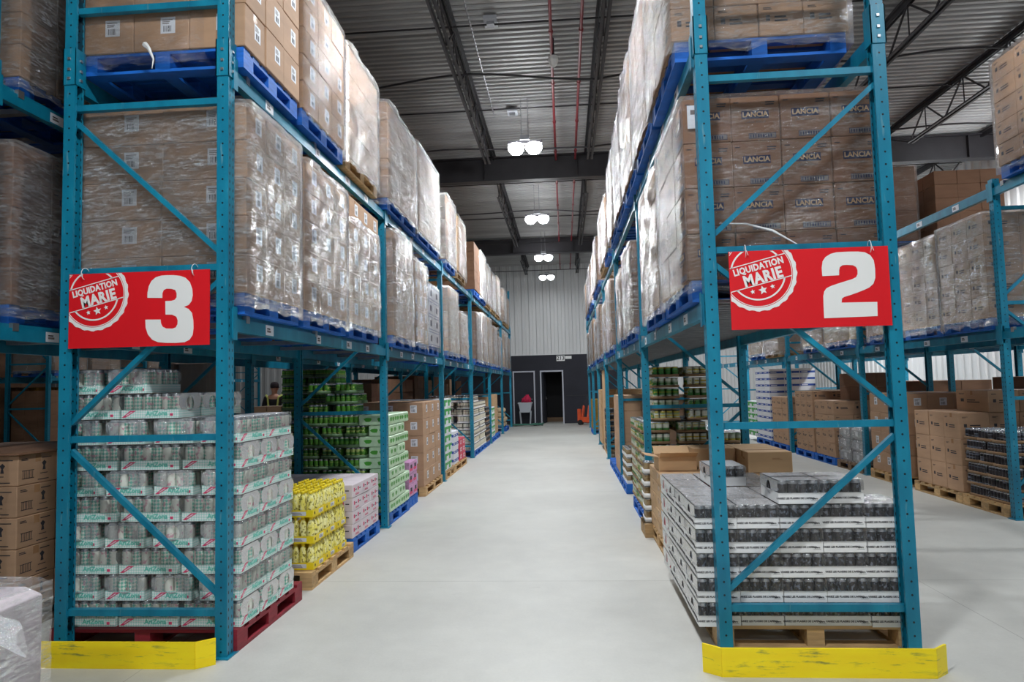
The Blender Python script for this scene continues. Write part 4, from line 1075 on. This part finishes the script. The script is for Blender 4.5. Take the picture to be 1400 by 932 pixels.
# green cans beyond the first left post
pal(-3.22, 7.95, 1.14, 1.0, 'bluewood', 'blue pallet under green can trays past the first left post')
tray_stack('green', -3.2, -2.08, 7.97, 8.95, .139, 9, 1, 'past first left post', False, 0, None, .128, keyf=lambda ix, iy, k, nx: 'greenwrap' if ix == nx-1 else 'green')
for i, (a, b, k, x) in enumerate(((9.15, 10.15, 9, -4.7), (10.45, 11.45, 15, -4.45))):
    pal(x, a, -3.65-x, 1.0, 'bluewood', 'blue floor pallet, %s behind the rack three goods' % ORD[i], False)
    tray_stack('green', x, -3.66, a, b-.1, .139, k-1, 1, ('low' if i == 0 else 'tall')+' back-row stack', False, 0, None, .128)
tray_stack('green', -3.2, -2.5, 8.0, 8.6, .139+9*.128, 3, 1, 'heap on the green stack', False, 1, None, .128)
# cream cans far left
for i, y in enumerate((15.5, 16.7)):
    pal(-3.22, y, 1.14, 1.1, 'bluewood', 'blue pallet under cream cans, %s' % ('nearer' if i == 0 else 'farther'), False)
    tray_stack('cream', -3.2, -2.08, y+.02, y+1.1, .139, 8 if i == 0 else 7, 1, '%s cream stack' % ('near' if i == 0 else 'far'), False, 0, None, .158)
pal(-3.22, 17.9, 1.14, .85, 'bluewood', 'blue pallet beyond the cream cans', False)
tray_stack('dark', -3.2, -2.08, 17.95, 18.75, .139, 7, 1, 'beyond cream cans', False, 0, None, .13)
# black cans under sign two
pal(.86, 4.24, 1.14, 1.15, 'wood', 'raw wood pallet under the black cans')
def blk_skip(ix, iy, k, nx, ny):
    if k == 5: return not ((ix in (2, 3) and iy == 0) or (ix == 1 and iy == 2))
    return (ix == 4 and iy > 0) or (ix == 3 and iy > 1)
tray_stack('black', .76, 2.0, 4.24, 5.72, .13, 6, -1, 'under sign two', True, 0, blk_skip, .1435, alt=False, keyf=lambda ix, iy, k, nx: 'redcan' if (iy == 3 and ix < 2) else 'black')
tray_stack('redcan', .78, 1.05, 5.3, 5.75, .13, 2, -1, 'reddish side', True, 0, lambda *a: True, .1435)
# tins beyond the second right post
pal(.84, 7.8, 1.14, 1.2, 'bluewood', 'blue pallet under green vegetable tins')
tray_stack('tin', .86, 1.98, 7.85, 9.3, .139, 8, -1, 'right second bay', False, 0, lambda ix, iy, k, nx, ny: k == 7 and ix == 2, .126, alt=False)
tray_stack('tin', 1.0, 1.72, 8.0, 8.9, .139+8*.126, 5, -1, 'atop the tins', False, 0, None, .126, alt=False)
tray_stack('jar', .8, 1.12, 7.3, 7.6, .139, 5, -1, 'by second right post', False, 0, None, .125, alt=False)
pal(.78, 7.2, .4, .4, 'wood', 'small raw pallet under the brown jar trays', False)
pal(.84, 10.0, 1.14, 1.0, 'bluewood', 'blue floor pallet between tins and brown cartons')
tray_stack('jar', .86, 1.9, 10.05, 10.9, .139, 4, -1, 'right floor beyond tins', False, 0, None, .125, alt=False)
tray_stack('dark', .86, 1.9, 14.9, 15.5, .139, 7, -1, 'far right floor', False, 0, None, .13)
# dark cans across right aisle
p5(8.03, .88, 'wood', 'raw wood pallet under dark cans, right aisle')
tray_stack('dark', X5, 5.9, 8.04, 8.88, .139, 6, -1, 'right aisle', False, 0, None, .135)

build_trays(300)
# ------------------------------------------------------------------ grey film bundles on the weathered pallet
mb = MB(); r = random.Random(3)
k = 0
for iz in range(3):
    for iy in range(2):
        x, y, z = X5+.02, 11.78+iy*.5, .14+iz*.2
        b = MB(); b.cbox(0, 0, 0, .5, .47, .195, M['greyplastic'], .04)
        t = thing('film_bundle', 'shiny grey film-wrapped bundle, %s layer, %s one, on weathered pallet' % (ORD[iz], ('nearer', 'farther')[iy]), 'bundle', (x, y, z), r.uniform(-.03, .03), 'grey film bundles')
        b.build('bundle_body', t)
        o = link('film', WV[5], t); o.scale = (.5, .47, .195)
        MB().box(-.012, .15, .06, -.01, .25, .14, M['paper']).build('label', t)

# ------------------------------------------------------------------ foreground wrapped load, bottom left
t = thing('wrapped_bundle', 'pale film-wrapped load in the near left corner of the floor', 'wrapped load', (-3.35, 2.35, 0))
MB().cbox(0.0, 0.0, .1, 1.02, .6, .755, M['pinkwhite'], .04).build('packed_goods', t)
mb = MB(); nx, nz = 40, 28
def fold(u, v, face):
    n = noise.noise(Vector((u*5, v*9+u*4, face*9)))*.02+noise.noise(Vector((u*14, v*20+u*12, face)))*.008
    return n
def fpt(a, v):
    # a runs round front (0..1) and right side (1..1.6)
    if a <= 1: x, y, nx_, ny_ = a*1.04-.01, -.02, 0, -1
    else: x, y, nx_, ny_ = 1.03, (a-1)*1.0-.02, 1, 0
    rr = min(1, abs(a-1)*18); q = fold(a, v, 1)+.012*(1-rr)*-1
    q = abs(q)*.6+.004; return (x+nx_*q, y+ny_*q, v*.78)
i = mb.mid(M['film_thick']); NA, NV = 70, 30
for kv in range(NV+1):
    for ka in range(NA+1): mb.v.append(fpt(ka/NA*1.62, kv/NV))
for kv in range(NV):
    for ka in range(NA):
        a = kv*(NA+1)+ka; mb.f.append((a, a+1, a+NA+2, a+NA+1)); mb.mi.append(i)
k0 = len(mb.v)
for kx in range(21):
    for ky in range(13):
        x, y = kx/20*1.04-.01, ky/12*.62-.02
        mb.v.append((x, y, .785+.01*noise.noise(Vector((x*6, y*6, 2)))-(.02 if kx == 20 else 0)))
for kx in range(20):
    for ky in range(12):
        a = k0+kx*13+ky; mb.f.append((a, a+13, a+14, a+1)); mb.mi.append(i)
mb.build('film_cover', t, smooth=True)
mb = MB(); i = mb.mid(M['film_thick'])
for a in range(15):
    s = a/14; x = .96+.36*s; z = .79-.14*s*s+.012*math.sin(s*11); w = .11*(1-s)+.02
    for q in range(4): mb.v.append((x, .1+(q-1.5)*w+.02*math.sin(s*7+q), z+.012*math.sin(q*2+s*9)))
for a in range(14):
    for q in range(3): b = a*4+q; mb.f.append((b, b+1, b+5, b+4)); mb.mi.append(i)
mb.build('loose_film_end', t, smooth=True)
MB().box(.02, .02, 0, 1.0, .6, .1, M['oldwood']).build('pallet_base', t)

# ------------------------------------------------------------------ yellow rack guards
def guard(x0, x1, y, rr, label):
    t = thing('rack_guard', label, 'rack guard', (x0, y, 0)); L = x1-x0; h = .152; m = M['guard']
    MB().box(0, 0, 0, L, .012, h, m).box(0, .012, 0, L, .09, .008, m).build('front_plate', t)
    for nm, x, s in (('left_wing', 0, -1), ('right_wing', L, 1)):
        if s < 0 and rr < 0: continue
        MB().bar((x-s*.002, .006, h/2), (x+s*.085, .075, h/2), .012, h, m).build('end_wing', t)
    MB().box(.08, .012, 0, .088, .09, h*.8, m).box(L-.088, .012, 0, L-.08, .09, h*.8, m).build('gusset', t)
    return t
guard(-3.42, -2.18, 3.9, 1, 'scuffed yellow floor guard before the rack with sign three')
guard(.80, 1.91, 3.85, 1, 'scuffed yellow floor guard before the rack with sign two')

# ------------------------------------------------------------------ aisle signs
def seal_mesh(wb, hb, cx, cz):
    """emblem clipped to the board (x 0..wb, z -hb..0); centre (cx, cz)"""
    import bmesh
    R_ = .238; m = M['seal_white']; mb = MB(); Y0, Y1 = -.0024, -.0002
    def ring(ro, ri, a0=0, a1=2*PI, n=96, scal=0.):
        k = len(mb.v); i = mb.mid(m)
        for j in range(n+1):
            t = a0+(a1-a0)*j/n
            o = ro-scal*abs(math.sin(t*12+.3))**.7 if scal else ro
            for q in (o, ri):
                x, z = cx+q*math.cos(t), cz+q*math.sin(t)
                mb.v += [(x, Y0, z), (x, Y1, z)]
        for j in range(n):
            a = k+j*4; b = a+4
            for f in ((a, b, b+2, a+2), (a+1, a+3, b+3, b+1), (a, a+1, b+1, b), (a+2, b+2, b+3, a+3)): mb.f.append(f); mb.mi.append(i)
    ring(R_-.004, R_-.034, scal=.011); ring(R_-.038, R_-.042)
    tilt = math.radians(14)
    def rot(x, z): return (cx+x*math.cos(tilt)-z*math.sin(tilt), cz+x*math.sin(tilt)+z*math.cos(tilt))
    up, lo, th = .072, -.066, .0055
    ri = R_-.040
    for zz in (up, lo):
        hw = math.sqrt(ri*ri-zz*zz)
        mb.prism([rot(-hw, zz-th/2), rot(hw, zz-th/2), rot(hw, zz+th/2), rot(-hw, zz+th/2)], Y0, Y1, m)
    r2 = .162
    a = math.asin(up/r2); ring(r2, r2-.0095, a+tilt, PI-a+tilt, 40)
    a = math.asin(-lo/r2); ring(r2, r2-.0095, PI+a+tilt, 2*PI-a+tilt, 40)
    for sx, sz, sr in ((-.06, -.098, .0155), (0, -.104, .0275), (.06, -.098, .0155)):
        p = []
        for j in range(10):
            t = PI/2+j*PI/5; q = sr if j % 2 == 0 else sr*.45; p.append(rot(sx+q*math.cos(t), sz+q*math.sin(t)))
        k = len(mb.v); i = mb.mid(m); c_ = rot(sx, sz); mb.v.append((c_[0], Y0, c_[1])); mb.v += [(x, Y0, z) for x, z in p]
        for j in range(10): mb.f.append((k, k+1+j, k+1+(j+1) % 10)); mb.mi.append(i)
    me = mb.mesh('seal')
    bm = bmesh.new(); bm.from_mesh(me)
    for co, no in (((.004, 0, 0), (-1, 0, 0)), ((0, 0, -.004), (0, 0, 1))):
        bmesh.ops.bisect_plane(bm, geom=bm.verts[:]+bm.edges[:]+bm.faces[:], plane_co=co, plane_no=no, clear_outer=True)
    bm.to_mesh(me); bm.free()
    R3 = Matrix.Rotation(-tilt, 4, 'Y')
    t1 = text_mesh('LIQUIDATION', .068, m, .0026, .0011, 1.06); t2 = text_mesh('MARIE', .1, m, .0042, .0011, 1.1)
    def fit(me_, width, height, x, z):
        xs = [v.co.x for v in me_.vertices]; zs = [v.co.z for v in me_.vertices]
        sx, sz = width/(max(xs)-min(xs)), height/(max(zs)-min(zs)); mx, mz = (max(xs)+min(xs))/2, (max(zs)+min(zs))/2
        px, pz = rot(x, z)
        return Matrix.Translation((px, -.0013, pz)) @ R3 @ Matrix.Diagonal((sx, 1, sz, 1)) @ Matrix.Translation((-mx, 0, -mz))
    words = joined([(t1, fit(t1, .3, .05, .014, .036)), (t2, fit(t2, .232, .07, .024, -.026))]).mesh('lettering')
    return me, words
NUM3 = [(800,357),(803,318),(815,270),(838,230),(872,203),(915,190),(960,187),(1010,187),(1060,191),(1100,205),(1132,238),(1149,290),(1150,335),(1140,378),(1115,408),(1078,422),(1112,436),(1138,465),(1146,520),(1145,580),(1136,630),(1110,665),(1070,684),(1010,689),(930,690),(870,686),(825,668),(793,630),(778,580),(778,520),(895,518),(897,548),(908,570),(935,584),(985,584),(1010,575),(1024,552),(1027,522),(1018,495),(985,481),(935,481),(938,380),(985,378),(1012,370),(1026,352),(1028,320),(1018,297),(985,288),(950,288),(928,298),(917,322),(915,357)]
NUM2 = [(783,293),(778,230),(784,180),(805,148),(840,125),(880,114),(960,110),(1040,110),(1090,116),(1130,138),(1156,178),(1166,240),(1168,310),(1155,355),(1125,383),(1085,402),(1040,420),(985,440),(945,452),(928,464),(925,495),(1183,492),(1187,598),(800,612),(795,520),(792,445),(798,410),(815,385),(850,367),(900,350),(960,331),(1005,317),(1030,303),(1040,280),(1039,250),(1028,226),(1005,213),(960,210),(930,212),(910,226),(905,250),(905,288)]
def sign(x, y, z, pts, board, word, tiltz):
    wb, hb = .92, .47
    t = thing('aisle_sign', 'red hanging aisle sign showing a big white numeral %s' % {'2': 'two', '3': 'three'}[word], 'sign', (x, y, z)); t.rotation_euler = (0, tiltz, 0)
    MB().box(0, 0, -hb, wb, .006, 0, M['red_board']).build('board', t)
    x0, y0, sx, kx, ky = board
    poly = []
    for px, py in pts:
        u = (px-x0-(py-y0)*kx)*sx; v = (py-y0-(px-x0)*ky)*sx; poly.append((u, -v))
    MB().prism(poly[::-1], -.0024, -.0002, M['seal_white']).build('numeral', t)
    s, wd = seal_mesh(wb, hb, .166, -.137)
    link('emblem', s, t); link('lettering', wd, t)
    for q in (.1, wb-.1):
        pts_ = [(q+.004*math.cos(a), .01+.034*math.cos(a), .0+.038*math.sin(a)) for a in [2*PI*j/14 for j in range(15)]]
        MB().tube(pts_, .0022, M['zip'], 5).tube([(q, -.022, 0), (q+.008, -.026, -.03)], .0018, M['zip'], 5).build('zip_tie', t)
sign(-3.10, 4.045, 2.36, NUM3, (195, 185, .92/1091, -30/580, -45/1090), '3', -.0)
sign(1.0, 4.13, 2.36, NUM2, (85, 98, .93/1187, 37/585, -30/1185), '2', -.0)
# film shred on the left top beam and a ragged film tail on the LANCIA load
tag(MB().tube([(-2.62, 4.05, 3.83), (-2.58, 4.03, 3.79), (-2.55, 4.03, 3.72), (-2.56, 4.03, 3.66)], [.02, .012, .006, .002], M['zip'], 6).build('plastic_shred'), 'white plastic shred hanging beside the left top pallet', 'plastic shred')
tag(MB().tube([(1.0, 4.33, 2.58), (1.15, 4.28, 2.56), (1.3, 4.24, 2.5), (1.42, 4.18, 2.4)], [.003, .005, .008, .003], M['zip'], 6).build('film_tail'), 'twisted strand of film drooping above sign two', 'film strand')

# ------------------------------------------------------------------ things by the back wall
t = thing('laundry_tub', 'pale grey plastic tub on legs before the left doorway', 'tub', (-1.62, 27.75, 0))
mb = MB(); pm = M['greyplastic']
def frus(mb, a, b, z0, z1, m):
    k = len(mb.v); i = mb.mid(m)
    for w, z in ((a, z0), (b, z1)): mb.v += [(-w, -w*.9, z), (w, -w*.9, z), (w, w*.9, z), (-w, w*.9, z)]
    for f in ((0, 3, 2, 1), (0, 1, 5, 4), (1, 2, 6, 5), (2, 3, 7, 6), (3, 0, 4, 7), (4, 5, 6, 7)): mb.f.append(tuple(k+j for j in f)); mb.mi.append(i)
frus(mb, .2, .27, .5, .88, pm); mb.box(-.29, -.26, .86, .29, .26, .9, pm); mb.build('basin', t)
for sx in (-1, 1):
    for sy in (-1, 1): MB().bar((sx*.18, sy*.16, 0), (sx*.22, sy*.2, .55), .03, .03, pm).build('leg', t)
me = MB()
for j in range(9):
    a = j*2.4; me.tube([(.16*math.cos(a), .12*math.sin(a), .9), (.13*math.cos(a+.5), .1*math.sin(a+.5), 1.0+.03*(j % 3)), (.08*math.cos(a+1.2)+.05, .08*math.sin(a), 1.06+.05*(j % 4))], [.06, .07, .03], M['pinkcloth'], 7)
tag(me.build('cloth_heap', None, (-1.58, 27.75, 0), True), 'crimson cloths piled on the grey tub', 'cloths')
pts = []
for j in range(150):
    a = j*.32; rr = .28+.1*math.sin(a*.37); pts.append((-1.55+rr*1.7*math.cos(a)+.05*math.sin(a*.21), 26.9+rr*1.5*math.sin(a), .02+.02*(j % 20)/5))
tag(MB().tube(pts, .02, M['hosegreen'], 6).build('garden_hose', smooth=True), 'coiled green hose on the floor before the doors', 'hose')
t = thing('pallet_jack', 'orange hand pallet jack stood on end by the black wall', 'pallet jack', (.62, 26.9, 0)); t.rotation_euler = (0, 0, -.35)
for x in (-.02, .2): MB().bar((x, .1, .08), (x+.02, .34, .72), .15, .05, M['jackorange'], up=(1, 0, 0)).build('fork', t)
MB().box(-.12, -.02, .1, .32, .12, .3, M['jackorange']).box(-.14, -.08, .12, -.02, .06, .62, M['jackorange']).build('pump_body', t)
MB().tube([(-.06, 0, .55), (.26, .1, 1.2)], .016, M['blacksteel']).tube([(.22, .05, 1.18), (.25, .05, 1.32), (.36, .15, 1.32), (.32, .14, 1.18)], .013, M['rubber']).build('handle', t)
for y in (-.07, .07): MB().tube([(-.04, y-.03, .1), (-.04, y+.03, .1)], .1, M['rubber'], 14).build('wheel', t)
# beige sacks far left
for j in range(6):
    b = MB(); prof = []
    b.cbox(0, 0, 0, .9, .45, .17, M['beige'], .05)
    tag(b.build('sack', None, (-3.05+.02*(j % 2), 24.0+(j//4)*.6, .14+.17*(j % 4))), 'beige sack, %s of the pile at the far left end' % ORD[j], 'sack', 'beige sacks')
pal(-3.2, 23.9, 1.12, 1.2, 'bluewood', 'blue pallet under the beige sacks', False)

# ------------------------------------------------------------------ person in the left aisle, seen from behind
def skin_fig(name, pts, edges, m, parent, sub=2, root=0):
    me = bpy.data.meshes.new(name); me.from_pydata([p[:3] for p in pts], edges, [])
    o = bpy.data.objects.new(name, me); C.objects.link(o)
    md = o.modifiers.new('skin', 'SKIN'); 
    for i, p in enumerate(pts):
        sv = me.skin_vertices[0].data[i]; r = p[3]; sv.radius = r if isinstance(r, tuple) else (r, r); sv.use_root = i == root
    o.modifiers.new('sub', 'SUBSURF').levels = sub; o.modifiers['sub'].render_levels = sub; md.use_smooth_shade = True
    bpy.context.view_layer.update()
    ev = bpy.data.meshes.new_from_object(o.evaluated_get(bpy.context.evaluated_depsgraph_get()))
    bpy.data.objects.remove(o); ev.materials.clear(); ev.materials.append(m)
    for p in ev.polygons: p.use_smooth = True
    return ev
def person():
    t = thing('person', 'person in dark cap and black jacket with reflective straps, seen from behind', 'person', (-7.25, 16.6, 0), .15)
    # y negative = back towards camera; the figure faces +y
    B = [(0, 0, .98, (.15, .11)), (0, 0, 1.12, (.14, .1)), (0, 0, 1.3, (.17, .11)), (0, 0, 1.44, (.14, .09)), (0, .005, 1.52, .055), (0, .02, 1.6, .08), (0, .025, 1.7, .088), (0, .02, 1.78, .06),
         (-.19, 0, 1.43, .062), (-.27, .02, 1.17, .045), (-.22, .22, 1.05, .036), (-.18, .3, 1.04, (.034, .018)),
         (.19, 0, 1.43, .062), (.27, .08, 1.2, .045), (.22, .25, 1.4, .036), (.2, .3, 1.48, (.034, .018)),
         (-.1, 0, .9, .1), (-.11, .02, .5, .065), (-.12, -.02, .1, .045), (-.12, .12, .04, .04),
         (.1, 0, .9, .1), (.11, .02, .5, .065), (.12, -.02, .1, .045), (.12, .12, .04, .04)]
    E_ = [(0, 1), (1, 2), (2, 3), (3, 4), (4, 5), (5, 6), (6, 7), (3, 8), (8, 9), (9, 10), (10, 11), (3, 12), (12, 13), (13, 14), (14, 15), (0, 16), (16, 17), (17, 18), (18, 19), (0, 20), (20, 21), (21, 22), (22, 23)]
    parts = [(skin_fig('body', B, E_, M['skin'], t), Matrix())]
    for (x, y, z), s in (((-.18, .3, 1.04), 1), ((.2, .3, 1.48), -1)):
        up = s < 0
        for k in range(4):
            f = -.024+.016*k; ln = (.034, .04, .037, .028)[k]
            if up: c = [(x+f, y, z+.03, .01), (x+f, y+.01, z+.03+ln, .009), (x+f, y+.03, z+.04+ln*1.5, .008)]
            else: c = [(x+f, y+.03, z, .01), (x+f, y+.03+ln, z-.005, .009), (x+f, y+.04+ln*1.4, z-.03, .008)]
            parts.append((skin_fig('f', c, [(0, 1), (1, 2)], M['skin'], t, 1), Matrix()))
        c = [(x+s*.03, y, z+.0, .011), (x+s*.055, y+.02, z+.02, .01), (x+s*.05, y+.04, z+.045, .008)]
        parts.append((skin_fig('f', c, [(0, 1), (1, 2)], M['skin'], t, 1), Matrix()))
    # ears and nose
    e = MB().lathe([(.008, -.025, M['skin']), (.016, 0, M['skin']), (.008, .025, M['skin'])], 8).mesh('e', True)
    for s in (-1, 1): parts.append((e, T(s*.088, .02, 1.66)))
    parts.append((MB().lathe([(.018, 0, M['skin']), (.006, .04, M['skin'])], 6).mesh('n', True), T(0, .11, 1.64)))
    b = joined(parts).mesh('body'); 
    for p in b.polygons: p.use_smooth = True
    link('body', b, t)
    J = [(0, 0, 1.02, (.19, .14)), (0, 0, 1.15, (.18, .13)), (0, 0, 1.3, (.2, .135)), (0, 0, 1.43, (.16, .105)), (0, 0, 1.49, .075), (-.2, 0, 1.42, .078), (-.275, .02, 1.17, .06), (-.225, .2, 1.06, .05), (.2, 0, 1.42, .078), (.275, .08, 1.2, .06), (.225, .23, 1.37, .05)]
    link('jacket', skin_fig('jacket', J, [(0, 1), (1, 2), (2, 3), (3, 4), (3, 5), (5, 6), (6, 7), (3, 8), (8, 9), (9, 10)], M['blackcloth'], t), t)
    L_ = [(0, 0, 1.0, (.17, .125)), (-.1, 0, .88, .115), (-.11, .02, .5, .082), (-.12, -.01, .1, .07), (.1, 0, .88, .115), (.11, .02, .5, .082), (.12, -.01, .1, .07)]
    link('trousers', skin_fig('trousers', L_, [(0, 1), (1, 2), (2, 3), (0, 4), (4, 5), (5, 6)], M['blackcloth'], t), t)
    mb = MB()
    for s in (-1, 1): mb.bar((s*.1, -.145, 1.15), (s*.13, -.13, 1.45), .04, .012, M['reflect'], up=(0, 1, 0)); mb.bar((s*.13, -.13, 1.45), (s*.2, -.03, 1.51), .04, .012, M['reflect'], up=(0, 1, 0))
    mb.build('reflective_straps', t)
    c = MB().lathe([(.1, 1.68, M['capcloth']), (.106, 1.72, M['capcloth']), (.1, 1.78, M['capcloth']), (.07, 1.82, M['capcloth']), (.02, 1.835, M['capcloth'])], 16, (0, .02, 0)).bar((0, .1, 1.705), (0, .2, 1.69), .15, .012, M['capcloth']); c.build('cap', t, smooth=True)
    for s in (-.12, .12): MB().cbox(s-.05, -.07, 0, s+.05, .2, .09, M['rubber'], .02).build('shoe', t)
    tag(MB().box(0, 0, 0, .09, .03, .13, M['redpack']).build('red_packet', None, (-7.1, 16.94, 1.5)), 'small red packet held up by the person in the cap', 'packet')
person()
# red cartons edge beside person
